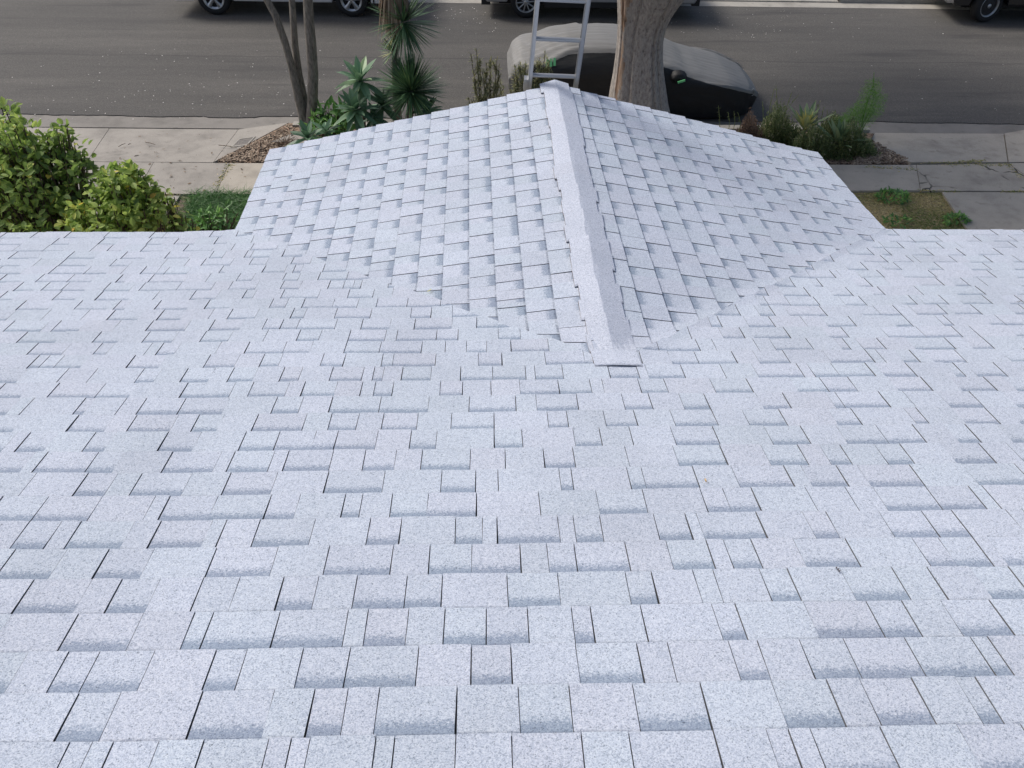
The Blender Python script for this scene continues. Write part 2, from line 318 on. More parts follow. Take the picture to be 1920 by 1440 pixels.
# signed plan distance to the valleys: positive on the gable side
def dl(x, y):   # left valley from (-WL,0) to AP
    dx, dy = AP[0]+WL, AP[1]; L = math.hypot(dx, dy); return ((x+WL)*-dy + y*dx)/L
def dr(x, y):
    dx, dy = AP[0]-WR, AP[1]; L = math.hypot(dx, dy); return -((x-WR)*-dy + y*dx)/L
def d_gable(x, y): return min(dl(x, y), dr(x, y))
def split(poly, d, c):               # convex poly [(u,v,flag)], d per vertex -> (neg, pos)
    neg, pos = [], []; n = len(poly)
    for i in range(n):
        p, q = poly[i], poly[(i+1) % n]; a, b_ = d[i]-c, d[(i+1) % n]-c
        (pos if a >= 0 else neg).append(p)
        if (a >= 0) != (b_ >= 0):
            t = a/(a-b_); x = (p[0]+(q[0]-p[0])*t, p[1]+(q[1]-p[1])*t)
            if a >= 0: pos.append((*x, 0)); neg.append((*x, p[2]))
            else: neg.append((*x, 0)); pos.append((*x, p[2]))
    return neg, pos
def emit(mb, poly, xyz, hf, c):
    """top face + dark walls of one shingle piece"""
    if len(poly) < 3: return
    top = [xyz(u, v, hf(u, v)) for u, v, _ in poly]
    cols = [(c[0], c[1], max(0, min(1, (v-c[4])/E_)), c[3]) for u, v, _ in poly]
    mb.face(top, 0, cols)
    n = len(poly)
    for i in range(n):
        if poly[i][2]:
            j = (i+1) % n; lo = [xyz(poly[k][0], poly[k][1], hf(poly[k][0], poly[k][1])-.009) for k in (i, j)]
            mb.face([top[i], lo[0], lo[1], top[j]], 1, (0.5, 0, 0, 0))
def cut_ud(poly, plan, d, lo=None, wall=1):
    if lo is None: return poly
    dd = [d(*plan(u, v)) for u, v, _ in poly]; neg, pos = split(poly, dd, lo)
    return pos
def mark_new(old, new):              # edges created by a clip become walls
    o = {(round(p[0], 6), round(p[1], 6)) for p in old}
    out = []
    for i, p in enumerate(new):
        q = new[(i+1) % len(new)]
        isnew = (round(p[0], 6), round(p[1], 6)) not in o and (round(q[0], 6), round(q[1], 6)) not in o
        out.append((p[0], p[1], 1 if isnew else p[2]))
    return out
WID = [.06, .08, .10, .115, .13, .145, .165, .185, .20]
def pieces(u0, u1, rg, k=1):
    u = u0; tabp = rg.random() < .5; out = []
    while u < u1:
        wd = (rg.choice((.085, .10, .11, .12, .135, .15)) if tabp else rg.choice((.08, .09, .10, .11, .12))) if k < 1 else rg.choice(WID[1:] if tabp else WID[1:8])*(.93+.14*rg.random())*k
        if rg.random() < (.10 if k == 1 else .05): wd = .035+.03*rg.random()
        out.append((u, min(u+wd, u1), tabp)); u += wd
        if rg.random() < (.17 if k == 1 else .05): pass          # sheet joint: two alike side by side
        else: tabp = not tabp
    return out
LV = [-.16, -.11, -.075, -.045, -.02, 0, .02, .045, .075, .11, .16]
def course(mb, i, u0, u1, plan, xyz, side, rg, dcut):
    """side -1: keep outside the gable (main roof), +1: keep the gable side"""
    v0 = i*E_; v1 = v0+E_+.005; jit = rg.uniform(-.0025, .0025); jl = None
    for a, b_, tb in pieces(u0, u1, rg, 1 if side == -1 else .92):
        hb = rg.uniform(-.0006, .0006); lift = (.0024 if tb else 0)+hb
        sk = rg.uniform(-.002, .002); g = .0013
        jj = jit+rg.uniform(-.001, .001)
        poly = [(a+g, v0+jj, 1), (b_-g, v0+jj, 1), (b_-g+sk, v1, 0), (a+g+sk, v1, 1)]
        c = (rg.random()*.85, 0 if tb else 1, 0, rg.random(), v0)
        hf = lambda u, v, L=lift: L+.0095-(v-v0)/E_*.0085
        parts = [poly]
        ds = [d_gable(*plan(u, v)) for u, v, _ in poly]
        if side == -1:
            if min(ds) > .25: continue
            if jl is None: jl = dcut(rg, i)
            if max(ds) > jl:
                q = split(poly, ds, jl)[0]; q = mark_new(poly, q); parts = [q] if len(q) > 2 else []
        else:
            if max(ds) < -.10: continue
            if min(ds) < -.10:
                _, p2 = split(poly, ds, -.10); parts = [p2] if len(p2) > 2 else []
        if ds and (min(abs(x) for x in ds) < .18 or min(ds)*max(ds) < 0):
            for lev in LV:
                nxt = []
                for p in parts:
                    if len(p) < 3: continue
                    A, B = split(p, [d_gable(*plan(u, v)) for u, v, _ in p], lev); nxt += [q for q in (A, B) if len(q) > 2]
                parts = nxt
        for p in parts: emit(mb, p, xyz, hf, c)
house = empty('house', (0, 0, 0), 'house roof of white laminated shingles with a front gable and ridge cap', 'house')
# main slope
def m_plan(u, v): return (u, -v*CT)
def m_xyz(u, v, h):
    x, y = m_plan(u, v); z = z_roof(x, y) if d_gable(x, y) > -.2 and y < .05 else z_main(x, y)
    if y < -.01: h += .006*max(0, min(1, (d_gable(x, y)+.05)/.06))
    nn = nrm(z_roof, x, y) if abs(d_gable(x, y)) < .2 and y < -.02 else Vector((0, ST, CT))
    return Vector((x, y, z+deck(x, y)))+nn*h
rg = random.Random(11); mb = MB()
for i in range(0, 46):
    course(mb, i, -6.4-rg.random()*.3, 6.6, m_plan, m_xyz, -1, rg, lambda r_, i_: r_.uniform(-.003, .011))
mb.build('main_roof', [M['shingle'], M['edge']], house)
# gable slopes: u runs from the street towards the valley, v from the eave to the ridge
def gl_plan(u, v):
    t = v/2.224; y = 1.20-.03*t-u; return (-WL+(ridge_x(y)+WL)*t, y)
def gl_xyz(u, v, h):
    x, y = gl_plan(u, v); z = z_roof(x, y) if y < .35 else z_gable(x, y)
    if y < .02: h -= .012*max(0, min(1, -d_gable(x, y)/.03))+.05*max(0, min(1, (-d_gable(x, y)-.03)/.05))
    nn = nrm(z_roof, x, y) if d_gable(x, y) < .2 and y < 0 else Vector((-.235, 0, .972))
    return Vector((x, y, z+deck(x, y)))+nn*h
def gr_plan(u, v):
    t = v/2.19; y = 1.15+.03*t-u; e = eave_xr(y); return (e-(e-ridge_x(y))*t, y)
def gr_xyz(u, v, h):
    x, y = gr_plan(u, v); z = z_roof(x, y) if y < .35 else z_gable(x, y)
    if y < .02: h -= .012*max(0, min(1, -d_gable(x, y)/.03))+.05*max(0, min(1, (-d_gable(x, y)-.03)/.05))
    nn = nrm(z_roof, x, y) if d_gable(x, y) < .2 and y < 0 else Vector((.24, .02, .97)).normalized()
    return Vector((x, y, z+deck(x, y)))+nn*h
mb = MB()
for i in range(0, 16): course(mb, i, -.01+rg.uniform(-.003, .003), 3.5, gl_plan, gl_xyz, 1, rg, None)
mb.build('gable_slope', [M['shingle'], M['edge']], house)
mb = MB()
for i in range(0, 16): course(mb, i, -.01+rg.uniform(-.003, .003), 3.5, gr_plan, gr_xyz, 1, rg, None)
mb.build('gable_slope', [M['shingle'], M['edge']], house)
# ridge cap: overlapping bent pieces
mb = MB(); yy = 1.215; k = 0
while yy > -1.98:
    y0, y1 = yy, max(yy-.160, -2.13)
    c = (rg.uniform(.7, 1), 0, 0, rg.uniform(.2, 1)); sk = rg.uniform(-.009, .009)
    wl, wr = .104+rg.uniform(-.006, .007), .108+rg.uniform(-.006, .006)
    rows = []
    for y, hh in ((y0, .0195), (y0-.02, .019), ((y0+y1)/2, .017), (y1, .0135 if y1 > -2.0 else .0165)):
        cx = ridge_x(y)+sk+(.002 if y > 0 else 0); row = []
        for s_ in (-1, -.75, -.5, -.25, -.025, .025, .25, .5, .75, 1):
            x = cx+(wl if s_ < 0 else wr)*s_; base = max(z_gable(x, y), z_main(x, y) if y < -1.5 else -9)
            row.append(Vector((x, y, base+hh+deck(x, y)+.005*(1-abs(s_)))))
        rows.append(row)
    for a in range(3):
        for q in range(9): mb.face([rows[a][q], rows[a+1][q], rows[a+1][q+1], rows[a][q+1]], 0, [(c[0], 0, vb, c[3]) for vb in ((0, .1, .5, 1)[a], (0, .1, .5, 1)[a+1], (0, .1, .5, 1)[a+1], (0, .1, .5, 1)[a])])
    for side in (0, 9):
        for a in range(3):
            p, q = rows[a][side], rows[a+1][side]; mb.face([p, p-Vector((0, 0, .014)), q-Vector((0, 0, .014)), q], 2)
    fr = rows[0]
    for q in range(9): mb.face([fr[q], fr[q+1], fr[q+1]-Vector((0, 0, .012)), fr[q]-Vector((0, 0, .012))], 1)
    yy -= .143; k += 1
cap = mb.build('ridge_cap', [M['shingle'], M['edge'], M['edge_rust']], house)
# the rest of the house under the shingles
mb = MB()
zr = lambda y: -y*TT-.035
for x0, x1 in ((-6.7, -WL), (WR, 6.6)):
    mb.face([(x0, -.0, zr(0)), (x1, -.0, zr(0)), (x1, -6.4, zr(-6.4)), (x0, -6.4, zr(-6.4))])
mb.face([(-WL, 0, zr(0)), (AP[0], AP[1]-.02, zr(AP[1])), (-WL, -6.4, zr(-6.4))]); mb.face([(WR, 0, zr(0)), (AP[0], AP[1]-.02, zr(AP[1])), (WR, -6.4, zr(-6.4))])
mb.face([(-WL, -6.4, zr(-6.4)), (AP[0], AP[1]-.02, zr(AP[1])), (WR, -6.4, zr(-6.4))])
mb.face([(-6.7, -6.4, zr(-6.4)), (6.6, -6.4, zr(-6.4)), (6.6, -12.8, 0), (-6.7, -12.8, 0)])
mb.build('roof_deck', M['soffit'], house)
mb = MB()
gd = lambda x, y, o: (x, y, z_gable(x, y)-o)
for o in (.03,):
    mb.face([gd(-WL+.02, 1.17, o), gd(0, 1.15, o), gd(.055, -2.05, o), gd(-WL+.02, 0.0, o)])
    mb.face([gd(eave_xr(1.12)-.02, 1.12, o), gd(0, 1.15, o), gd(.055, -2.05, o), gd(WR-.02, 0.0, o)])
mb.build('gable_deck', M['soffit'], house)
mb = MB()
def board(a, b_, hgt, th):
    a, b_ = Vector(a), Vector(b_); d = (b_-a).normalized(); s_ = Vector((-d.y, d.x, 0)).normalized()*th; dn = Vector((0, 0, -hgt))
    P = [a, b_, b_+dn, a+dn]; Q = [p-s_ for p in P]
    mb.face(P); mb.face(Q[::-1])
    for i in range(4): mb.face([P[i], Q[i], Q[(i+1) % 4], P[(i+1) % 4]])
board((-6.7, -.012, -.012), (-WL, -.012, -.012), .14, .03); board((WR, -.012, -.012), (6.6, -.012, -.012), .14, .03)
board((-WL+.015, 1.165, -.03), (0, 1.145, RZ-.035), .15, .03); board((0, 1.145, RZ-.035), (eave_xr(1.12)-.02, 1.115, -.03), .15, .03)
board((-WL+.015, 1.15, -.02), (-WL+.015, 0.0, -.02), .14, .03); board((eave_xr(1.1)-.02, 1.1, -.02), (WR-.015, 0.0, -.02), .14, .03)
mb.build('fascia', M['white'], house)
mb = MB()
mb.box((-.05, -6.4, -1.85), (12.2, 11.9, 3.3)); mb.box((0, .2, -1.85), (3.5, 1.2, 3.3))
mb.face([(-1.75, .805, -.2), (1.75, .805, -.2), (1.0, .805, RZ-.32), (0, .805, RZ-.08), (-1.0, .805, RZ-.32)])
mb.build('wall', M['wall'], house)

# ------------------------------------------------------------ ground, road, pavements
ZR = -3.5; ZS = -3.385
def yA(x): return 9.735-.018*x
def yF(x): return 16.16-.024*x
def strip(name, f0, f1, z, m, x0=-40, x1=40, h=.1, bend=0):
    mb = MB(); xs = [x0+(x1-x0)*i/60 for i in range(61)]
    rg_ = random.Random(hash(name) % 999)
    for a, b_ in zip(xs, xs[1:]):
        mb.face([(a, f0(a), z), (b_, f0(b_), z), (b_, f1(b_), z), (a, f1(a), z)])
        mb.face([(a, f0(a), z), (a, f0(a), z-h), (b_, f0(b_), z-h), (b_, f0(b_), z)]); mb.face([(a, f1(a), z), (b_, f1(b_), z), (b_, f1(b_), z-h), (a, f1(a), z-h)])
    return tag(mb.build(name, m), kind='structure')
mb = MB(); mb.face([(-150, -150, -3.62), (150, -150, -3.62), (150, 150, -3.62), (-150, 150, -3.62)]); tag(mb.build('ground', M['ground']), kind='structure')
# ragged asphalt edge over the gutter
mb = MB(); rga = random.Random(3); xs = np.arange(-40, 40, .09); ed = [yA(x)+rga.uniform(-.012, .012)+.02*math.sin(x*1.3)+.015*math.sin(x*4.1) for x in xs]
ed = [e-(.035 if (int(x*1.1) % 5 == 0) else 0) for x, e in zip(xs, ed)]
for a, b_, ea, eb in zip(xs, xs[1:], ed, ed[1:]):
    mb.face([(a, ea, ZR), (b_, eb, ZR), (b_, yF(b_), ZR), (a, yF(a), ZR)]); mb.face([(a, ea, ZR), (a, ea, ZR-.1), (b_, eb, ZR-.1), (b_, eb, ZR)])
tag(mb.build('road', M['asphalt']), kind='structure')
strip('near_gutter', lambda x: yA(x)-.47, lambda x: yA(x)+.04, ZR-.014, M['gutter'])
strip('far_gutter', lambda x: yF(x)-.0, lambda x: yF(x)+.38, ZR+.004, M['kerb'])
strip('far_kerb', lambda x: yF(x)+.38, lambda x: yF(x)+.54, ZR+.13, M['kerb'], x0=8.0, h=.2)
strip('far_kerb', lambda x: yF(x)+.38, lambda x: yF(x)+.54, ZR+.03, M['kerb'], x1=7.98, h=.2)
strip('far_pavement', lambda x: yF(x)+.55, lambda x: yF(x)+2.4, ZR+.035, M['conc'], x1=7.98)
strip('far_pavement', lambda x: yF(x)+.55, lambda x: yF(x)+2.4, ZR+.125, M['conc'], x0=8.0)
strip('far_verge', lambda x: yF(x)+2.41, lambda x: yF(x)+60, ZR+.06, M['ground'])
strip('front_yard', lambda x: -12, lambda x: yA(x)-.42, -3.53, M['soil'])
def inset(P, g):
    n = len(P); c = sum((Vector((p[0], p[1])) for p in P), Vector((0, 0)))/n; lines = []
    for i in range(n):
        a, b_ = Vector(P[i][:2]), Vector(P[(i+1) % n][:2]); d = (b_-a).normalized(); nn = Vector((-d.y, d.x))
        if (c-a).dot(nn) < 0: nn = -nn
        lines.append((a+nn*g, d))
    out = []
    for i in range(n):
        (p, d), (q, e) = lines[i-1], lines[i]; den = d.x*e.y-d.y*e.x
        t = ((q.x-p.x)*e.y-(q.y-p.y)*e.x)/den if abs(den) > 1e-6 else 0
        x = p+d*t; out.append((x.x, x.y, P[i][2]))
    return out
def slab(name, P, m, g=.0045, h=.12):
    mb = MB(); Q = inset(P, g); zb = min(p[2] for p in Q)-h; mb.prism(Q, zb, None); return tag(mb.build(name, m), kind='structure')
def g(px, py, z=ZS): v = G(px, py, z); return (v.x, v.y, v.z)
LO = -3.509
# left driveway apron with its flare
slab('driveway_apron', [g(-160, 236, LO), g(205, 240.5, LO), g(163, 303), g(-240, 300)], M['conc'])
slab('driveway_apron', [g(205, 240.5, LO), g(447, 242.5, LO), g(400, 304.5), g(163, 303)], M['conc'])
slab('driveway_apron', [g(447, 242.5, LO), g(542, 229.5, -3.49), g(400, 304.5)], M['conc'], g=.004)
slab('sidewalk', [g(-250, 301), g(288, 304), g(255, 363), g(-330, 360)], M['conc'])
slab('sidewalk', [g(288, 304), g(430, 305.5), g(404, 364), g(255, 363)], M['conc'])
Lx, Rx = G(430, 305.5, ZS), G(1718, 309, ZS); Lo, Ro = G(404, 364, ZS), G(1726, 357, ZS)
for i in range(7):
    t0, t1 = i/7, (i+1)/7; p = lambda a, b_, t: tuple(a.lerp(b_, t))
    slab('sidewalk', [p(Lx, Rx, t0), p(Lx, Rx, t1), p(Lo, Ro, t1), p(Lo, Ro, t0)], M['conc2'])
slab('sidewalk', [g(1718, 309), g(1889, 306), g(1965, 358.5), g(1726, 357.5)], M['conc_crack'])
slab('sidewalk', [g(1890, 305.5), g(2300, 306), g(2400, 362), g(1966, 359)], M['conc2'])
slab('driveway_apron', [g(1640, 249, LO), g(1882, 250.5, LO), g(1890, 304), g(1708, 304.5), g(1630, 267, -3.46)], M['conc2'])
slab('driveway_apron', [g(1883, 250, LO), g(1960, 236, LO), g(2300, 232, LO), g(2350, 303), g(1891, 304)], M['conc2'])
slab('driveway', [g(-350, 364.5), g(338, 366.5), g(268, 470), g(-500, 470)], M['conc'])
slab('walkway', [g(1766, 359.5), g(2100, 361.5), g(2260, 470), g(1840, 470)], M['conc2'])
# planting beds
bl = [g(402, 305, -3.42), g(541, 231, -3.44)]; br_ = [g(1638, 250, -3.44), g(1630, 268, -3.42), g(1706, 306, -3.42)]
mb = MB(); mb.prism([(p[0], p[1], p[2]) for p in bl+br_], -3.6, None); tag(mb.build('planting_bed', M['mulch']), kind='structure')
kx0, kx1 = bl[1][0]+.1, br_[0][0]-.05
mb = MB(); mb.prism([(kx0, yA(kx0)-.41, 0), (kx1, yA(kx1)-.41, 0), (kx1, yA(kx1)-.56, 0), (kx0, yA(kx0)-.56, 0)], -3.6, -3.40); tag(mb.build('near_kerb', M['kerb']), kind='structure')
lawnR = [g(1500, 358, -3.42), g(1764, 359, -3.42), g(1838, 470, -3.42), g(1500, 470, -3.42)]
mb = MB(); mb.prism(lawnR, -3.6, None); tag(mb.build('lawn', M['turf']), kind='structure')
lawnL = [g(340, 368, -3.42), g(520, 366, -3.42), g(520, 470, -3.42), g(272, 470, -3.42)]
mb = MB(); mb.prism(lawnL, -3.6, None); tag(mb.build('lawn', M['soil']), kind='structure')

# ------------------------------------------------------------ vegetation builders
def leaf(mb, base, d, up, L, W, c, m=0, droop=.15, seg=3, fold=.18, tipw=0):
    """a folded, drooping blade: two quads per segment"""
    d = Vector(d).normalized(); s_ = d.cross(Vector(up))
    if s_.length < 1e-4: s_ = d.cross(Vector((1, .3, .2)))
    s_.normalize(); nn = s_.cross(d).normalized(); p = Vector(base); rowsL = []
    dd = d.copy()
    for k in range(seg+1):
        t = k/seg; wd = W*.5*(math.sin(math.pi*min(1, .12+t*.88))**.8 if k < seg else tipw)
        if k == 0: wd = W*.18
        rowsL.append((p-s_*wd+nn*wd*fold*2, p.copy(), p+s_*wd+nn*wd*fold*2))
        dd = (dd+Vector((0, 0, -droop))/seg).normalized(); p = p+dd*(L/seg); nn = s_.cross(dd).normalized()
    for a, b_ in zip(rowsL, rowsL[1:]):
        mb.face([a[0], a[1], b_[1], b_[0]], m, c); mb.face([a[1], a[2], b_[2], b_[1]], m, c)
def blade(mb, base, d, L, W, c, m=0, droop=.3, seg=2):
    d = Vector(d).normalized(); s_ = d.cross(Vector((rnd.uniform(-1, 1), rnd.uniform(-1, 1), .4))).normalized()*W*.5; p = Vector(base); dd = d.copy(); prev = (p-s_, p+s_)
    for k in range(seg):
        dd = (dd+Vector((0, 0, -droop/seg))).normalized(); p = p+dd*(L/seg); f = 1-(k+1)/seg*.95; cur = (p-s_*f, p+s_*f)
        mb.face([prev[0], prev[1], cur[1], cur[0]], m, c); prev = cur
def rv(r_=rnd):
    while True:
        v = Vector((r_.uniform(-1, 1), r_.uniform(-1, 1), r_.uniform(-1, 1)))
        if .05 < v.length < 1: return v.normalized()
def shrub(name, label, cat, blobs, base, nl, L, W, m, group=None, seed=1, stems=5, hue=(0, 1)):
    rg = random.Random(seed); root = empty(name, base, label, cat, group); b0 = Vector(base)
    big = list(blobs)
    for c_, r_ in big:
        for _ in range(5):
            o = rv(rg); o.z = abs(o.z)*.9+.1; blobs.append((Vector(c_)+o*r_*rg.uniform(.9, 1.15), max(.05, r_*rg.uniform(.22, .34))))
    mb = MB(); tot = sum(r_**2 for _, r_ in blobs)
    st = MB()
    for c_, r_ in blobs:
        c_ = Vector(c_); tone = rg.uniform(hue[0], hue[1])*.45
        k = max(2, int(stems*r_**2/tot*len(blobs)*.6))
        tips = []
        for _ in range(k):
            tip = c_+rv(rg)*r_*.85; a = b0+Vector((rg.uniform(-.12, .12), rg.uniform(-.12, .12), 0)); md = a.lerp(tip, .5)+rv(rg)*.08
            st.tube([a-b0, md-b0, tip-b0], [.016, .011, .005], 5)
        for _ in range(int(nl*.58*r_**2/tot)):
            o = rv(rg); p = c_+o*r_*(rg.random()**.33)*(1+.25*math.sin(o.x*7+o.z*5+seed)); 
            d = (o*.7+rv(rg)*.9+Vector((0, 0, .15))); lo = L*rg.uniform(.65, 1.2)
            cc = max(0, min(1, tone+rg.random()*.5 if rg.random() > .05 else rg.uniform(.86, 1)))
            leaf(mb, p-b0, d, o+Vector((0, 0, .8)), lo, W*lo/L, (cc, 0, 0, 0), 0, droop=.25, seg=3)
    st.build('stems', M['stem'], root, True); mb.build('foliage', m, root)
    return root
def rosette(mb, c_, n_, L, W, rg, el=(5, 80), m=0, tone=.5, droop=.35, seg=4, tilt=(0, 0, 1), fold=.15, spread=.35):
    c_ = Vector(c_); q = Vector((0, 0, 1)).rotation_difference(Vector(tilt).normalized())
    for k in range(n_):
        f = k/n_; a = k*2.39996+rg.uniform(-.2, .2); e = R(el[0]+(el[1]-el[0])*f+rg.uniform(-8, 8))
        d = q @ Vector((math.cos(a)*math.cos(e), math.sin(a)*math.cos(e), math.sin(e)))
        l_ = L*(1-.45*f)*rg.uniform(.85, 1.1); cc = max(0, min(1, tone+rg.uniform(-spread, spread)))
        leaf(mb, c_+q @ Vector((0, 0, .05*f)), d, Vector((0, 0, 1)) if abs(d.z) < .97 else Vector((1, 0, 0)), l_, W*rg.uniform(.8, 1.1), (cc, 0, 0, 0), m, droop=droop*(1.2-f), seg=seg, fold=fold)

# left hedge shrubs in front of the eave
def B(px, py, y, r_): return (Yp(px, py, y), r_)
shrub('broadleaf_shrub', 'large green shrub with broad yellowing leaves at the far left, taller one beside the driveway', 'shrub',
      [B(28, 262, 3.2, .20), B(5, 300, 3.2, .42), B(60, 300, 3.2, .30), B(118, 262, 3.3, .13), B(125, 300, 3.3, .24), B(20, 370, 3.0, .50), B(90, 352, 3.0, .36), B(150, 318, 3.2, .17), B(60, 425, 2.7, .42), B(-60, 330, 3.2, .6), B(150, 372, 3.0, .22)],
      (Yp(100, 420, 3.0).x, 3.0, -3.43), 7000, .082, .050, M['citrus'], 'broadleaf shrubs along the eave', 3, 14, (0, .75))
shrub('broadleaf_shrub', 'rounder shrub with pale lime leaves between the large shrub and the dark grass', 'shrub',
      [B(218, 345, 2.9, .15), B(252, 330, 2.9, .09), B(235, 385, 2.8, .30), B(205, 415, 2.6, .26), B(262, 412, 2.6, .20), B(165, 430, 2.5, .2), B(265, 370, 2.8, .17)],
      (Yp(230, 420, 2.7).x, 2.7, -3.43), 3400, .080, .050, M['citrus'], 'broadleaf shrubs along the eave', 5, 9, (.4, .95))
shrub('broadleaf_shrub', 'small low leafy shrub between the lime shrub and the dark grass clump', 'shrub',
      [B(312, 385, 3.8, .10), B(318, 418, 3.7, .17), B(345, 428, 3.7, .17), B(298, 408, 3.6, .08)],
      (Yp(318, 425, 3.7).x, 3.7, -3.43), 420, .085, .05, M['citrus'], 'broadleaf shrubs along the eave', 8, 7, (.15, .8))
shrub('ground_cover_plant', 'pale green leafy plant hugging the left roof corner in front of the dark grass', 'plant',
      [B(385, 425, 5.3, .18), B(420, 410, 5.4, .20), B(405, 432, 5.2, .16), B(360, 435, 5.2, .17)],
      (Yp(400, 430, 5.3).x, 5.3, -3.42), 620, .10, .035, M['leafy'], None, 9, 6, (.1, .7))
# dark strappy grass on the left lawn
mb = MB(); rg = random.Random(21)
for _ in range(5200):
    px, py = rg.uniform(325, 480), rg.uniform(366, 448)
    if px < 345-(py-366)*.2+rg.uniform(-8, 8)+14: continue
    b0 = G(px, py, -3.42); tone = .5+.35*math.sin(b0.x*6)*math.sin(b0.y*7)
    a = rg.uniform(0, 6.28); blade(mb, b0, (math.cos(a)*.7, math.sin(a)*.7, .9), rg.uniform(.14, .30), .011, (max(0, min(1, tone*.7+rg.uniform(-.2, .3))), 0, 0, 0), 0, .9, 3)
tag(mb.build('grass', M['grassL']), 'lush dark green strappy grass clump beside the left gable eave', 'grass', None, 'stuff')
# right lawn: dry turf with green patches
mb = MB(); rg = random.Random(22)
for _ in range(12000):
    px, py = rg.uniform(1560, 1825), rg.uniform(357, 446)
    if px > 1766+(py-360)*.66+rg.uniform(-3, 10): continue
    b0 = G(px, py, -3.42)
    gr = .5+.5*math.sin(b0.x*3.1+1.0)*math.cos(b0.y*4.3+b0.x)+(.35 if px > 1690 else -.25)-.25*max(0, 1-abs(px-1740)/26)*max(0, 1-abs(py-382)/18)*2
    cc = max(0, min(1, .86-gr*.62+rg.uniform(-.25, .25))); a = rg.uniform(0, 6.28)
    blade(mb, b0, (math.cos(a), math.sin(a), rg.uniform(.2, .7)), rg.uniform(.022, .06), .012, (cc, 0, 0, 0), 0, .5, 2)
tag(mb.build('grass', M['grassR']), 'patchy dry yellow and olive turf beside the right gable eave', 'grass', None, 'stuff')
def weed_clump(px, py, r_, n_, m, label, h=.14, seed=1, name='weed_clump'):
    rg = random.Random(seed); c_ = G(px, py, -3.42); root = empty(name, c_, label, 'weed'); mb = MB()
    for _ in range(n_):
        o = rv(rg); q = Vector((o.x*r_*1.4, o.y*r_, .02+abs(o.z)*h)); leaf(mb, q, rv(rg)+Vector((0, 0, .5)), (0, 0, 1), .075, .035, (rg.random(), 0, 0, 0), 0, .3, 2)
    mb.build('foliage', m, root)
weed_clump(1672, 373, .17, 170, M['leafy'], 'bright green weed clump at the back edge of the dry lawn', .10, 1)
weed_clump(1792, 418, .12, 110, M['leafy'], 'low green weed clump at the right corner of the dry lawn beside the walkway', .10, 2)
weed_clump(1680, 420, .14, 70, M['leafy'], 'low green weed patch at the near edge of the dry lawn', .06, 3)
# weeds in the cracks of the right pavement
mb = MB(); rg = random.Random(23)
for (x0, y0), (x1, y1), n_, sp in [((1722, 306), (1800, 304), 60, 3), ((1770, 308), (1900, 309), 160, 4), ((1800, 303), (1850, 301), 90, 3), ((1885, 307), (1925, 340), 60, 3), ((1722, 357), (1800, 360), 70, 3), ((1880, 360), (1930, 359), 80, 3), ((1620, 312), (1720, 318), 90, 4), ((404, 352), (432, 306), 110, 4), ((270, 364), (340, 366), 120, 4)]:
    for _ in range(n_):
        t = rg.random(); b0 = G(x0+(x1-x0)*t+rg.gauss(0, sp), y0+(y1-y0)*t+rg.gauss(0, sp*.4), ZS+.002); a = rg.uniform(0, 6.28)
        blade(mb, b0, (math.cos(a), math.sin(a), .5), rg.uniform(.02, .055), .014, (rg.random(), 0, 0, 0), 0, .4, 2)
tag(mb.build('crack_weeds', M['grassR']), 'short weeds and moss growing in the pavement cracks', 'weeds', None, 'stuff')
# bark chips
mb = MB(); rg = random.Random(24)
def chips(poly, n_):
    for _ in range(n_):
        a, b_, c_ = rg.random(), rg.random(), 0
        if a+b_ > 1: a, b_ = 1-a, 1-b_
        P = [Vector(p) for p in poly]; q = P[0]*(1-a-b_)+P[1]*a+P[2]*b_; p = G(q.x, q.y, -3.41)
        mb.box(p+Vector((0, 0, rg.uniform(0, .02))), (rg.uniform(.03, .09), rg.uniform(.012, .03), .008), 0, Matrix.Rotation(rg.uniform(0, 6.28), 3, 'Z') @ Matrix.Rotation(rg.uniform(-.5, .5), 3, 'Y'), (rg.random(), 0, 0, 0))
chips([(405, 303, 0), (540, 235, 0), (620, 305, 0)], 1500); chips([(1595, 310, 0), (1632, 262, 0), (1706, 303, 0)], 700)
tag(mb.build('bark_chips', M['dead']), 'brown bark chips and dry litter over the planting bed', 'mulch', None, 'stuff')
# flat pale stone and dry sticks on the mulch
p = G(548, 262, -3.40); mb = MB(); mb.prism([p+Vector(q) for q in ((-.34, -.12, 0), (.28, -.16, 0), (.36, .12, 0), (-.05, .2, 0))], -3.44, -3.385); tag(mb.build('flat_stone', M['conc']), 'pale flat stone lying in the mulch beside the three-stemmed tree', 'stone')
def stick(a, b_, r_, label):
    mb = MB(); a, b_ = Vector(a), Vector(b_); mb.tube([a, a.lerp(b_, .5)+Vector((.02, 0, .03)), b_], [r_, r_, r_*.6], 5); tag(mb.build('dry_stick', M['barkstrip']), label, 'stick')
stick(G(483, 296, -3.40), G(486, 264, -3.36), .012, 'pale dry stick standing across the mulch near the drain lid')
stick(G(534, 238, -3.38), G(545, 252, -3.36), .012, 'bent dry palm stalk at the tip of the mulch by the tree stems')
mb = MB(); rg = random.Random(25); c_ = G(533, 272, -3.42); root = empty('dead_tuft', c_, 'dry brown dead grass tuft on the mulch beside the gable corner', 'plant')
for _ in range(90): a = rg.uniform(0, 6.28); blade(mb, (rg.gauss(0, .05), rg.gauss(0, .05), 0), (math.cos(a)*.8, math.sin(a)*.8, .8), rg.uniform(.15, .32), .012, (rg.random()*.6, 0, 0, 0), 0, .6, 3)
mb.build('foliage', M['brown'], root)
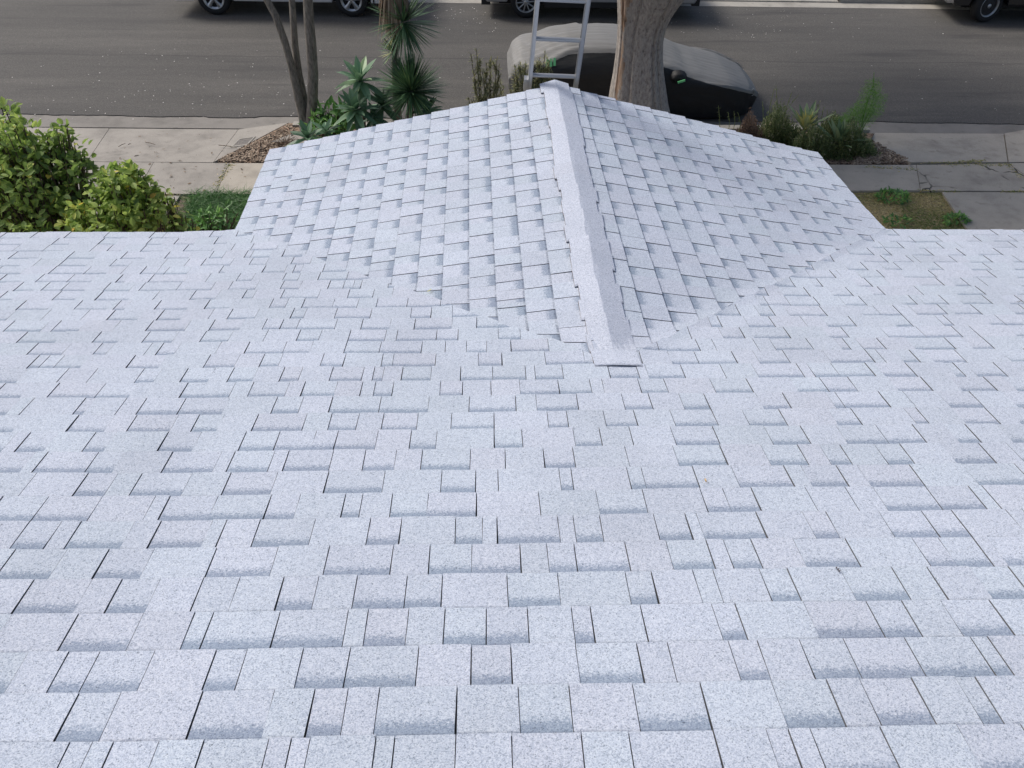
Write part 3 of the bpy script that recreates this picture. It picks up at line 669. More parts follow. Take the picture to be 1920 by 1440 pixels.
# drain / meter box lid in the apron flare
root = empty('meter_box', G(456, 264, -3.43), 'brown meter box lid in a pale frame set in the driveway flare', 'utility cover'); rp = root.location
P = [G(*q, -3.428) for q in ((432, 276), (448, 257), (479, 253.5), (464, 273))]; cc = sum(P, Vector())/4
F0, F1, F2 = Vector(g(447, 242.5, LO)), Vector(g(542, 229.5, -3.49)), Vector(g(400, 304.5))
fn = (F1-F0).cross(F2-F0).normalized()
flare_z = lambda q: F0.z-((q.x-F0.x)*fn.x+(q.y-F0.y)*fn.y)/fn.z
for nm, f0, f1, zz, mm in (('frame', 1.0, .80, .010, M['kerb']), ('lid', .80, 0, .006, M['lid'])):
    mb = MB(); O = [cc+(q-cc)*f0 for q in P]; I = [cc+(q-cc)*f1 for q in P]
    for q in O+I: q.z = flare_z(q)+zz
    if f1:
        for i in range(4):
            j = (i+1) % 4; mb.face([x-rp for x in (O[i], O[j], I[j], I[i])]); dn = Vector((0, 0, -.07)); mb.face([x-rp for x in (O[i], O[i]+dn, O[j]+dn, O[j])])
    else: mb.face([x-rp for x in O])
    mb.build(nm, mm, root)

# three-stemmed tree
def crown_leaves(mb, c_, r_, n_, L, rg, flat=.6):
    for _ in range(n_):
        o = rv(rg); q = Vector(c_)+Vector((o.x*r_, o.y*r_, o.z*r_*flat))*(rg.random()**.4); leaf(mb, q, rv(rg), rv(rg), L*rg.uniform(.6, 1.2), L*.45, (rg.random(), 0, 0, 0), 0, .2, 2)
tb = G(572, 246, -3.42); tb.y = 8.75; tb.x = Yp(574, 240, 8.75).x
root = empty('slender_tree', tb, 'three-stemmed slender grey tree rising from the mulch by the driveway flare', 'tree')
def stempts(lst, y0, y1): 
    out = []; k = len(lst)
    for i, (px, py) in enumerate(lst): out.append(Yp(px, py, y0+(y1-y0)*i/(k-1))-tb)
    return out
mb = MB()
s1 = stempts([(574, 250), (570, 222), (561, 190), (548, 130), (533, 75), (517, 30), (498, -5)], 8.75, 8.8); s1 += [s1[-1]+Vector((-.35, .1, 1.0)), s1[-1]+Vector((-.8, .2, 2.4))]
s2 = stempts([(578, 250), (577, 225), (570, 190), (560, 140), (553, 85), (550, 40), (547, -5)], 8.8, 9.0); s2 += [s2[-1]+Vector((-.1, .2, 1.2)), s2[-1]+Vector((.1, .4, 2.6))]
s3 = stempts([(580, 252), (583, 225), (586, 190), (587, 140), (583, 80), (579, 35), (577, -5)], 8.72, 8.6); s3 += [s3[-1]+Vector((.1, -.1, 1.2)), s3[-1]+Vector((.5, -.1, 2.6))]
mb.tube(s1, [0.107, 0.090, 0.072, 0.064, 0.059, 0.056, 0.052, 0.041, 0.025], 12); mb.tube(s2, [0.098, 0.090, 0.074, 0.064, 0.056, 0.051, 0.049, 0.041, 0.025], 12); mb.tube(s3, [0.092, 0.088, 0.084, 0.084, 0.082, 0.077, 0.072, 0.059, 0.034], 12)
mb.build('trunk', M['bark2'], root, True)
mb = MB(); rg = random.Random(31)
for c_ in (s1[-1], s2[-1], s3[-1]): crown_leaves(mb, c_+Vector((0, 0, .5)), 1.1, 700, .14, rg)
mb.build('crown', M['crown'], root)

# big tree
tx = Yp(1195, 190, 8.95).x; tb = Vector((tx, 8.95, -3.43))
root = empty('big_tree', tb, 'thick furrowed tree trunk standing in front of the covered car', 'tree')
mb = MB(); rows = []
prof = [(1138, 1258, 235), (1139, 1256, 215), (1141, 1252, 195), (1144, 1249, 170), (1149, 1245, 140), (1153, 1242.5, 105), (1156, 1243, 75), (1157, 1248, 50), (1157, 1257, 30), (1156, 1270, 10), (1155, 1284, -10)]
ringsz = []
for (a, b_, py) in prof:
    A, Bq = Yp(a, py, 8.95), Yp(b_, py, 8.95); cx = (A.x+Bq.x)/2-tx; r_ = (Bq.x-A.x)/2; z = A.z-tb.z; ringsz.append((cx, r_, z))
q_ = ringsz[-1]; ringsz += [(q_[0]+.05, q_[1]+.12, q_[2]+.35), (q_[0]+.08, q_[1]+.22, q_[2]+.8)]
rings = [(ringsz[0][0], ringsz[0][1]*1.12, -.1)]+[q for q in ringsz if q[2] > .02]
rings2 = []
for (c0, r0, z0), (c1, r1, z1) in zip(rings, rings[1:]):
    kk = max(1, int((z1-z0)/.06))
    for k in range(kk): t = k/kk; rings2.append((c0+(c1-c0)*t, r0+(r1-r0)*t, z0+(z1-z0)*t))
rings2.append(rings[-1]); NS = 176
mb = MB(); rows = []
for c0, r0, z0 in rings2:
    row = []
    for k in range(NS):
        a = 2*math.pi*k/NS; f = .04*math.sin(a*5+z0*.5+.6)+.022*math.sin(a*9-z0*.8)+.009*math.sin(a*17+z0*1.7+2*math.sin(z0*1.1))
        cr = 0
        for fa, dp in ((-1.15, .10), (-2.05, .06), (-.78, .09), (-2.62, .10), (1.0, .1), (2.2, .1)):   # deep furrows
            da = (a-fa-.05*math.sin(z0*1.8+fa)+math.pi) % (2*math.pi)-math.pi; cr -= dp*1.25*math.exp(-(da/.045)**2)
        rr = r0*(.985+f+cr); row.append(Vector((c0+rr*math.cos(a), rr*.95*math.sin(a), z0)))
    rows.append(row)
mb.grid(rows, lambda a, b_: 1 if NS*.572+2*math.sin(a*.31) < b_ < NS*(.618+.012*math.sin(a*.4)+.008*math.sin(a*1.3)) else 0, True)
top = Vector((rings2[-1][0], 0, rings2[-1][2]))
limbs = [(Vector((-.35, .1, 0)), Vector((-2.2, 1.2, 4.2)), .30), (Vector((.05, .1, 0)), Vector((.2, 6.2, 4.8)), .26), (Vector((.2, .1, 0)), Vector((1.4, 5.0, 4.2)), .2), (Vector((.33, -.05, 0)), Vector((2.8, -.2, 3.8)), .27), (Vector((-.2, -.1, 0)), Vector((-1.6, -1.4, 3.9)), .22)]  # limbs out of view; the long street-side ones are shaped to shade the road
ends = []
for o_, e_, r_ in limbs:
    a = top+o_-Vector((0, 0, .25)); e = top+e_; mb.tube([a, a.lerp(e, .25)+Vector((0, 0, .3)), a.lerp(e, .6), e], [r_, r_*.8, r_*.55, r_*.2], 10); ends += [e, a.lerp(e, .6)]
    for k in range(4):
        s0 = a.lerp(e, .4+.15*k); s1_ = s0+Vector((rg.uniform(-1.6, 1.6), rg.uniform(-1.4, 1.4), rg.uniform(.3, 1.4))); mb.tube([s0, s0.lerp(s1_, .5)+Vector((0, 0, .1)), s1_], [r_*.35, r_*.22, .02], 6); ends.append(s1_)
mb.build('trunk', [M['bark'], M['barkstrip']], root, True)
mb = MB(); rg = random.Random(33)
for e in ends: crown_leaves(mb, e+Vector((0, 0, .2)), 1.35, 480, .24, rg, .6)
mb.build('crown', M['crown'], root)

# spiky palm-like plant with dead skirt
yb = 8.9; cb = Yp(745, 235, yb); cb.z = -3.43
root = empty('spiky_palm', cb, 'spiky palm-like plant with shaggy dead brown skirt and green leaf heads', 'plant')
rg = random.Random(41); mb = MB()
tk = [Yp(746, 225, yb), Yp(741, 150, yb), Yp(739, 110, yb), Yp(742, 80, yb), Yp(744, 55, yb), Yp(743, 20, yb), Yp(742, -20, yb), Yp(741, -70, yb)]
mb.tube([cb-cb]+[q-cb for q in tk], [.09, .075, .06, .05, .05, .055, .06, .06, .06], 10)
mb.tube([Yp(768, 240, yb-.3)-cb, Yp(770, 170, yb-.3)-cb], [.06, .05], 8)
mb.build('trunk', M['bark2'], root, True)
def spikes(name, c_, n_, L, W, m, el, tone=.45, droop=.25, tilt=(0, 0, 1), dirbias=None):
    mb = MB()
    for k in range(n_):
        a = rg.uniform(0, 6.283); e = R(rg.uniform(*el)); q = Vector((0, 0, 1)).rotation_difference(Vector(tilt).normalized()); d = q @ Vector((math.cos(a)*math.cos(e), math.sin(a)*math.cos(e), math.sin(e)))
        if dirbias and d.dot(Vector(dirbias)) < -.15: continue
        leaf(mb, Vector(c_)+d*.03, d, (0, 0, 1) if abs(d.z) < .95 else (1, 0, 0), L*rg.uniform(.75, 1.08), W, (max(0, min(1, tone+rg.uniform(-.4, .35))), 0, 0, 0), 0, droop*rg.uniform(.3, 1.3), 3, .12)
    return mb.build(name, m, root)
spikes('leaf_head', Yp(771, 172, yb-.3)-cb, 640, .62, .024, M['spiky'], (-28, 90), .42, .12)
spikes('leaf_head', Yp(756, 42, yb-.1)-cb, 200, .62, .024, M['spiky'], (-50, 75), .35, .1, (1, -.1, .35))
spikes('leaf_head', Yp(740, 62, yb-.05)-cb, 60, .27, .020, M['spiky'], (-40, 40), .75, .25, (-.6, 0, .5))
spikes('leaf_head', Yp(738, 98, yb-.05)-cb, 40, .27, .020, M['spiky'], (0, 80), .72, .15, (-.6, 0, .7))
spikes('leaf_head', Yp(742, -80, yb)-cb, 200, .75, .03, M['spiky'], (-20, 90), .45, .2)
mb = MB()
for k in range(420):
    a = rg.uniform(0, 6.283); top_ = Yp(735, rg.uniform(-75, 12), yb)-cb; r0 = rg.uniform(.04, .17)
    p = top_+Vector((math.cos(a)*r0, math.sin(a)*r0, 0)); leaf(mb, p, (math.cos(a)*.22, math.sin(a)*.22, -1), (math.cos(a), math.sin(a), .1), rg.uniform(.35, .62), .022, (rg.random(), 0, 0, 0), 0, .05, 3, .1)
mb.build('dead_skirt', M['dead'], root)

# big-leaf rosettes
def ros_plant(name, label, cat, heads, base, m, group=None, seed=1, el=(-25, 75), dr=.42):
    rg = random.Random(seed); b0 = Vector(base); root = empty(name, b0, label, cat, group); st = MB()
    for (c_, n_, L, W, tilt, tone) in heads:
        c_ = Vector(c_)-b0; st.tube([Vector((rg.uniform(-.1, .1), rg.uniform(-.1, .1), 0)), c_*.5+Vector((0, 0, -.02)), c_], [.035, .03, .022], 6)
        mb = MB(); rosette(mb, c_, n_, L, W, rg, el, 0, tone, dr, 5, tilt, .16); mb.build('leaf_rosette', m, root)
    st.build('stem', M['stem'], root, True); return root
ros_plant('rosette_plant', 'tall grey-green rosette plant with long pale-edged leaves left of the spiky ball', 'plant',
          [(Yp(676, 155, 8.6), 26, .56, .125, (-.05, -.35, 1), .5)], (Yp(684, 225, 8.6).x, 8.6, -3.43), M['echium'], 'large rosette plants', 51)
ros_plant('rosette_plant', 'lower rosette plant with drooping leaves just above the gable edge, under the tall rosette', 'plant',
          [(Yp(667, 210, 8.2), 30, .50, .12, (-.1, -.45, 1), .42)], (Yp(672, 245, 8.2).x, 8.2, -3.43), M['echium'], 'large rosette plants', 52)
ros_plant('rosette_plant', 'dark rosette plant at the foot of the three-stemmed tree against the gable edge', 'plant',
          [(Yp(578, 262, 7.7), 18, .46, .115, (-.1, -.1, 1), .25), (Yp(612, 252, 7.9), 14, .40, .10, (.1, -.1, 1), .25)], (Yp(585, 280, 7.7).x, 7.7, -3.43), M['echium'], 'large rosette plants', 53)
ros_plant('rosette_plant', 'dark rosette plant between the tall rosette and the spiky ball', 'plant',
          [(Yp(716, 200, 8.55), 20, .52, .12, (.1, -.3, 1), .2), (Yp(702, 225, 8.4), 16, .42, .11, (.0, -.3, 1), .15)], (Yp(712, 235, 8.5).x, 8.5, -3.43), M['echium'], 'large rosette plants', 54)
ros_plant('rosette_plant', 'small dark rosette peeking over the gable edge right of the spiky ball', 'plant',
          [(Yp(800, 212, 8.5), 18, .44, .105, (.2, -.2, 1), .2)], (Yp(800, 232, 8.5).x, 8.5, -3.43), M['echium'], 'large rosette plants', 55)
shrub('leafy_bush', 'bright green leafy bush right of the three tree stems', 'shrub',
      [B(612, 222, 8.7, .22), B(640, 222, 8.7, .20), B(605, 245, 8.4, .22), B(640, 250, 8.3, .22), B(628, 238, 8.5, .2)], (Yp(620, 250, 8.5).x, 8.5, -3.43), 520, .19, .06, M['leafy'], None, 56, 8, (.2, .9))

# rosemary-like bushes: bristly upright branches
def bristle(name, label, cat, tips, base, m, group=None, seed=1, L=.028, dens=60, r0=.018, spread=1.5):
    rg = random.Random(seed); b0 = Vector(base); root = empty(name, b0, label, cat, group); st = MB(); mb = MB()
    for tip in tips:
        a = Vector((rg.uniform(-.08, .08), rg.uniform(-.08, .08), 0)); e = Vector(tip)-b0; side = Vector((e.x, e.y, 0))*.35
        pts = [a, a.lerp(e, .35)+side*.5, a.lerp(e, .7)+side*.35, e]; st.tube(pts, [r0*.6, r0*.5, r0*.35, .004], 5)
        for k in range(dens):
            t = rg.uniform(.15, 1)*3; i = min(2, int(t)); p = pts[i].lerp(pts[i+1], t-i); d = (pts[i+1]-pts[i]).normalized()
            leaf(mb, p, d*.7+rv(rg)*spread, (0, 0, 1), L*rg.uniform(.7, 1.3)*2, L*.42, (rg.random(), 0, 0, 0), 0, 0, 2)
        for _ in range(5):
            t = rg.uniform(.6, 2.6); i = int(t); p = pts[i].lerp(pts[i+1], t-i); q = p+(Vector((0, 0, .9))+rv(rg)*.5).normalized()*rg.uniform(.1, .25); st.tube([p, q], [r0*.3, .003], 4)
            for k in range(dens//3):
                pp = p.lerp(q, rg.random()); leaf(mb, pp, (q-p).normalized()*.7+rv(rg)*spread, (0, 0, 1), L*rg.uniform(.7, 1.3)*2, L*.42, (rg.random(), 0, 0, 0), 0, 0, 2)
    st.build('stems', M['stem'], root, True); mb.build('foliage', m, root); return root
yr = 8.7
bristle('bristly_shrub', 'bristly upright olive shrub with bare branching stems left of the ladder', 'shrub', [Yp(x, y, yr) for x, y in ((883, 100), (893, 92), (900, 118), (912, 118), (921, 110), (932, 108), (936, 122), (905, 135), (918, 140), (888, 150), (878, 182), (897, 165), (926, 160), (938, 165), (910, 165))], (Yp(918, 205, yr).x, yr, -3.43), M['rosemary'], 'bristly shrubs by the ladder', 61, .034, 90)
bristle('bristly_shrub', 'bushier olive shrub behind the ladder against the covered car', 'shrub', [Yp(x, y, yr) for x, y in ((962, 140), (975, 118), (985, 128), (1000, 112), (1012, 108), (1022, 100), (1030, 112), (1022, 128), (1035, 135), (990, 145), (970, 155), (1005, 140), (1018, 145), (1040, 150), (955, 165), (980, 160), (1000, 160), (965, 125), (1028, 150), (1010, 125))], (Yp(998, 205, yr).x, yr, -3.43), M['rosemary'], 'bristly shrubs by the ladder', 62, .036, 120)
# right-hand planting
def wiry(label, x0, x1, ytop, ybot, yd, n_, m, seed, name='wild_shrub', h=None, leafL=.05):
    rg = random.Random(seed); base = Yp((x0+x1)/2, ybot, yd); base.z = -3.43; root = empty(name, base, label, 'shrub', 'wild shrubs in the right planting bed'); mb = MB()
    for _ in range(n_):
        px = rg.gauss((x0+x1)/2, (x1-x0)*.27); px = min(max(px, x0), x1); f = 1-abs(px-(x0+x1)/2)/((x1-x0)*.62)
        yy = yd+rg.uniform(-.35, .35); tip = Yp(px, ybot+(ytop-ybot)*f*rg.uniform(.25, 1.0), yy)-base; a = Vector((tip.x*.75, tip.y*.8, 0))
        mid = a.lerp(tip, .55)+rv(rg)*.05; cc = rg.random()
        for p, q in ((a, mid), (mid, tip)): blade(mb, p, q-p, (q-p).length, .011, (min(1, cc*.8+.1), 0, 0, 0), 0, .1, 1)
        for k in range(11):
            p = a.lerp(tip, rg.uniform(.25, 1)); leaf(mb, p, rv(rg)+Vector((0, 0, .6)), (0, 0, 1), leafL*rg.uniform(.6, 1.4), .015, (max(0, min(1, cc+rg.uniform(-.4, .3))), 0, 0, 0), 0, .3, 2)
    mb.build('foliage', m, root)
wiry('fine grey-green wild shrub between the brown dead shrub and the pale agave', 1400, 1520, 180, 285, 8.7, 620, M['weed'], 71)
wiry('broad grey-green wild shrub below the pale agave at the gable edge', 1450, 1600, 222, 315, 8.25, 1000, M['weed'], 72)
wiry('wild shrub at the foot of the feathery plant beside the apron flare', 1545, 1655, 215, 310, 8.3, 800, M['weed'], 73)
wiry('low wild shrub behind the agaves beside the gutter', 1500, 1625, 205, 280, 8.8, 620, M['weed'], 74)
wiry('dead brown twiggy shrub beside the nose of the covered car', 1372, 1442, 198, 275, 8.6, 520, M['brown'], 75, 'dead_shrub', leafL=.03)
def stalks(label, lst, yd, m, seed, name='tall_weed'):
    rg = random.Random(seed); base = Yp(sum(q[0] for q in lst)/len(lst), 265, yd); base.z = -3.43; root = empty(name, base, label, 'weed', 'tall thin weeds in the right bed'); mb = MB()
    for (px, py, bx) in lst:
        tip = Yp(px, py, yd)-base; a = Yp(bx, 265, yd)-base; a.z = 0; md = a.lerp(tip, .6)+Vector((rg.uniform(-.06, .06), 0, .05)); mb.tube([a, md, tip], [.006, .005, .003], 4, 0, (.9, 0, 0, 0))
        for k in range(8): leaf(mb, md.lerp(tip, k/8), rv(rg)+Vector((0, 0, .4)), (0, 0, 1), .05, .012, (rg.random(), 0, 0, 0), 0, .6, 2)
    mb.build('stalks', m, root)
stalks('thin pale weed stalks in front of the covered car nose', [(1347, 198, 1352), (1376, 208, 1370), (1365, 210, 1362), (1384, 212, 1380)], 8.5, M['weed'], 81)
stalks('thin dry weed stalks rising left of the pale agave against the road', [(1452, 165, 1440), (1455, 160, 1460), (1497, 178, 1450), (1470, 190, 1455), (1485, 172, 1465), (1430, 190, 1432)], 8.7, M['weed'], 82)
stalks('thin dry weed stalks between the two agaves', [(1532, 195, 1528), (1545, 200, 1538), (1537, 190, 1535), (1552, 205, 1548), (1567, 210, 1560)], 8.7, M['weed'], 83)
ros_plant('agave', 'pale yellow-green agave with upright pointed leaves, the taller of the two', 'agave', [(Yp(1508, 246, 8.5), 24, .52, .105, (-.1, -.1, 1), .72)], (Yp(1512, 255, 8.5).x, 8.5, -3.43), M['agave'], 'agaves in the right bed', 84, (48, 88), .10)
ros_plant('agave', 'dark green agave with arching leaves nearer the right gable corner', 'agave', [(Yp(1570, 274, 8.2), 26, .58, .10, (.1, -.1, 1), .38)], (Yp(1570, 280, 8.2).x, 8.2, -3.43), M['agave'], 'agaves in the right bed', 85, (28, 88), .22)
# feathery fennel
rg = random.Random(86); fb = Yp(1608, 262, 8.6); fb.z = -3.43; root = empty('feathery_plant', fb, 'tall feathery bright green plant at the road edge of the right bed', 'plant'); st = MB(); mb = MB()
for px, py in ((1637, 160), (1630, 175), (1645, 185), (1622, 195), (1610, 205), (1600, 215), (1640, 205), (1628, 215), (1590, 225), (1615, 230), (1575, 228)):
    tip = Yp(px, py, 8.6)-fb; a = Vector((rg.uniform(-.05, .05), 0, 0)); st.tube([a, a.lerp(tip, .5)+Vector((-.03, 0, .02)), tip], [.009, .007, .003], 5)
    for _ in range(420):
        o = rv(rg); p = tip+Vector((o.x*.17, o.y*.15, o.z*.13-.02))*rg.random()**.4; blade(mb, p, rv(rg)+Vector((.3, 0, .5)), rg.uniform(.05, .10), .0035, (rg.random(), 0, 0, 0), 0, .3, 1)
tip = Yp(1639, 135, 8.6)-fb; st.tube([Yp(1637, 165, 8.6)-fb, tip], [.006, .004], 4)
st.build('stems', M['fennel'], root, True); mb.build('foliage', M['fennel'], root)

# ------------------------------------------------------------ litter
mb = MB(); rg = random.Random(91)
def petal(px, py, z, s_):
    p = G(px, py, z+.006); a = rg.uniform(0, 6.28); u = Vector((math.cos(a), math.sin(a), rg.uniform(-.15, .15)))*s_; v = Vector((-math.sin(a), math.cos(a), rg.uniform(0, .3)))*s_*.7
    mb.face([p-u, p-v, p+u, p+v])
for _ in range(150): petal(rg.gauss(330, 170), 75+150*rg.random()**.7, ZR, rg.uniform(.006, .018))
for _ in range(70): petal(rg.uniform(760, 930), rg.uniform(12, 60), ZR, rg.uniform(.008, .019))
for _ in range(80): petal(rg.gauss(1440, 90), rg.uniform(16, 70), ZR, rg.uniform(.007, .016))
for _ in range(40): petal(rg.uniform(1400, 1920), rg.uniform(20, 225), ZR, rg.uniform(.008, .02))
for _ in range(30): petal(rg.uniform(560, 900), rg.uniform(60, 230), ZR, rg.uniform(.008, .02))
tag(mb.build('fallen_petals', M['petal']), 'small pale petals scattered over the asphalt', 'petals', None, 'stuff')
mb = MB()
for _ in range(75):
    px, py = rg.uniform(180, 470), rg.uniform(250, 362)
    if px > 400 and py < 305-(px-400)*.45: continue
    p = G(px, py, -3.375 if py > 300 else -3.43+.055*(py-242)/60); a = rg.uniform(0, 6.28); L = rg.uniform(.012, .04); u = Vector((math.cos(a), math.sin(a), 0))*L; v = Vector((-math.sin(a), math.cos(a), .1))*L*.35
    mb.face([p-u, p-v, p+u, p+v], 0, (rg.random(), 0, 0, 0))
tag(mb.build('leaf_litter', M['dryleaf']), 'small brown leaves littering the left pavement', 'litter', None, 'stuff')
def twig(a, b_): 
    mb = MB(); P, Q = G(*a, -3.40), G(*b_, -3.40); P.z += .0; mb.tube([P, P.lerp(Q, .5)+Vector((0, .01, .004)), Q], [.006, .006, .004], 4); return mb.build('twig', M['stem'])
for q in (((222, 275), (235, 269)), ((240, 271), (246, 270)), ((273, 267), (291, 271)), ((410, 272), (444, 277)), ((252, 293), (260, 291))): tag(twig(*q), 'thin dark twig lying on the pale driveway apron', 'twig', 'twigs on the driveway apron')
def roof_bit(px, py, s_, cc, label, gable=None):
    d = ray(px, py); p = None
    for k in range(4000):
        q = CAM+d*(2+k*.0025)
        if q.z < z_roof(q.x, q.y)+.012: p = q; break
    mb = MB(); a = rnd.uniform(0, 6.28); nn = nrm(z_roof, p.x, p.y); u = Vector((math.cos(a), math.sin(a), 0)); u = (u-nn*u.dot(nn)).normalized(); v = nn.cross(u); p = p+nn*.006
    for q in range(3): mb.face([p+u*s_*(-1+q*.66), p+v*s_*.45*(1 if q == 1 else .7)+u*s_*(-.9+q*.8)+nn*.006, p+u*s_*(-.34+q*.66)+nn*.002, p-v*s_*.45+u*s_*(-.7+q*.7)+nn*.004], 0, (cc, 0, 0, 0))
    o = mb.build('fallen_leaf', M['citrus'] if cc > .9 else M['dryleaf']); return tag(o, label, 'leaf')
roof_bit(806, 547, .016, .95, 'curled olive leaf lying on the left gable slope'); roof_bit(1322, 904, .010, 1.0, 'tiny orange leaf on the main roof right of centre')
roof_bit(1570, 1072, .011, .0, 'small dark curled leaf on the main roof at lower right'); roof_bit(1912, 568, .022, .1, 'small dark speck of leaf at the right edge of the main roof')

# ------------------------------------------------------------ ladder
la = Vector((-.012, 1.275, .50)); ldir = Vector((.045, -.265, 1)).normalized(); side = (Vector((1, 0, 0))-ldir*ldir.x).normalized(); fwd_ = ldir.cross(side)
root = empty('ladder', (la+ldir*(-(.5+3.52)/ldir.z)), 'aluminium ladder leaning on the front of the gable at the ridge', 'ladder'); lb = root.location
rot = Matrix((side, fwd_, ldir)).transposed()
l0, l1 = 0.0, 5.75
for s_ in (-1, 1):
    mb = MB(); c_ = side*s_*.183+ldir*(l0+l1)/2
    mb.box(c_, (.006, .066, l1), 0, rot); mb.box(c_+fwd_*.030-side*s_*.012, (.026, .006, l1), 0, rot); mb.box(c_-fwd_*.030-side*s_*.012, (.026, .006, l1), 0, rot)
    mb.build('rail', M['alu'], root)
dr_ = (Vector((0, 0, .562)).z-lb.z)/ldir.z; k0 = dr_ % .298
for k in range(19):
    t = k0+k*.298
    if t > l1-.1: break
    mb = MB(); c_ = ldir*t; rr = []
    for e in (-.183, .183):
        rr.append([c_+side*e+fwd_*.017*math.cos(q)*1.15+ldir*.015*math.sin(q) for q in [2*math.pi*j/10 for j in range(10)]])
    mb.grid(rr, 0, True); mb.build('rung', M['alu'], root)
mb = MB(); mb.box(side*-.200+ldir*((.49-lb.z)/ldir.z), (.03, .05, .10), 0, rot); mb.build('bracket', M['alu'], root)

# ------------------------------------------------------------ vehicles
def lathe(mb, prof, n_=36, m=0, ax=Vector((0, 1, 0))):
    rows = [[Vector((r_*math.cos(2*math.pi*k/n_), y, r_*math.sin(2*math.pi*k/n_))) for k in range(n_)] for r_, y in prof]; mb.grid(rows, m, True)
def wheel(parent, loc, r_, wd, style, out=-1, steer=0):
    """out -1: outer face towards -y"""
    wroot = MB(); rr = r_*.66
    lathe(wroot, [(rr, out*wd*.45), (rr*1.06, out*wd*.5), (r_*.92, out*wd*.47), (r_*.985, out*wd*.36), (r_, out*wd*.2), (r_, -out*wd*.2), (r_*.985, -out*wd*.36), (r_*.9, -out*wd*.47), (rr, -out*wd*.45)], 40)
    ty = wroot.build('wheel', M['tyre'], parent, True); ty.location = loc; ty.rotation_euler = (0, 0, steer)
    rm = MB(); yo = out*wd*.42
    lathe(rm, [(rr*1.01, out*wd*.45), (rr*1.01, out*wd*.47), (rr*.93, out*wd*.46), (rr*.88, out*wd*.36), (rr*.86, 0)], 40)
    lathe(rm, [(rr*.20, out*wd*.30), (rr*.20, yo), (rr*.12, yo+out*.01), (.001, yo+out*.01)], 20)
    if style == 'five':
        for k in range(5):
            a = 2*math.pi*k/5+.3; d = Vector((math.cos(a), 0, math.sin(a))); s_ = Vector((-math.sin(a), 0, math.cos(a))); rows = []
            for t, wdt, yy in ((.12, .17, yo), (.45, .15, yo+out*.006), (.75, .22, yo), (.95, .34, out*wd*.40)): rows.append([d*rr*t-s_*rr*wdt+Vector((0, yy, 0)), d*rr*t+Vector((0, yy+out*.012, 0)), d*rr*t+s_*rr*wdt+Vector((0, yy, 0)), d*rr*t+s_*rr*wdt*.8+Vector((0, yy-out*.04, 0)), d*rr*t-s_*rr*wdt*.8+Vector((0, yy-out*.04, 0))])
            rm.grid(rows, 0, True)
        lathe(rm, [(rr*.97, out*wd*.42), (rr*.80, out*wd*.40), (rr*.80, out*wd*.30)], 40)
    elif style == 'thin':
        for k in range(10):
            a = 2*math.pi*k/10+.1; d = Vector((math.cos(a), 0, math.sin(a))); s_ = Vector((-math.sin(a), 0, math.cos(a))); rows = []
            for t, wdt, yy in ((.12, .06, yo), (.95, .045, yo)): rows.append([d*rr*t-s_*rr*wdt+Vector((0, yy, 0)), d*rr*t+s_*rr*wdt+Vector((0, yy, 0)), d*rr*t+s_*rr*wdt+Vector((0, yy-out*.04, 0)), d*rr*t-s_*rr*wdt+Vector((0, yy-out*.04, 0))])
            rm.grid(rows, 0, True)
    r1 = rm.build('rim', M['rim'], ty, True)
    bk = MB()
    if style == 'steel':
        lathe(bk, [(rr*.9, out*wd*.30), (rr*.72, out*wd*.26), (rr*.5, out*wd*.34), (rr*.28, out*wd*.36), (.001, out*wd*.36)], 36)
        for k in range(8):
            a = 2*math.pi*k/8; bk.tube([Vector((rr*.62*math.cos(a), out*wd*.29, rr*.62*math.sin(a))), Vector((rr*.62*math.cos(a), out*wd*.315, rr*.62*math.sin(a)))], rr*.07, 10, 1)
        bk.build('wheel_disc', [M['silverpaint'] if False else M['plastic'], M['tyre']], ty, True)
    else:
        lathe(bk, [(rr*.88, out*wd*.15), (.001, out*wd*.15)], 30); bk.build('brake_disc', M['rimdark'], ty, True)
    return ty
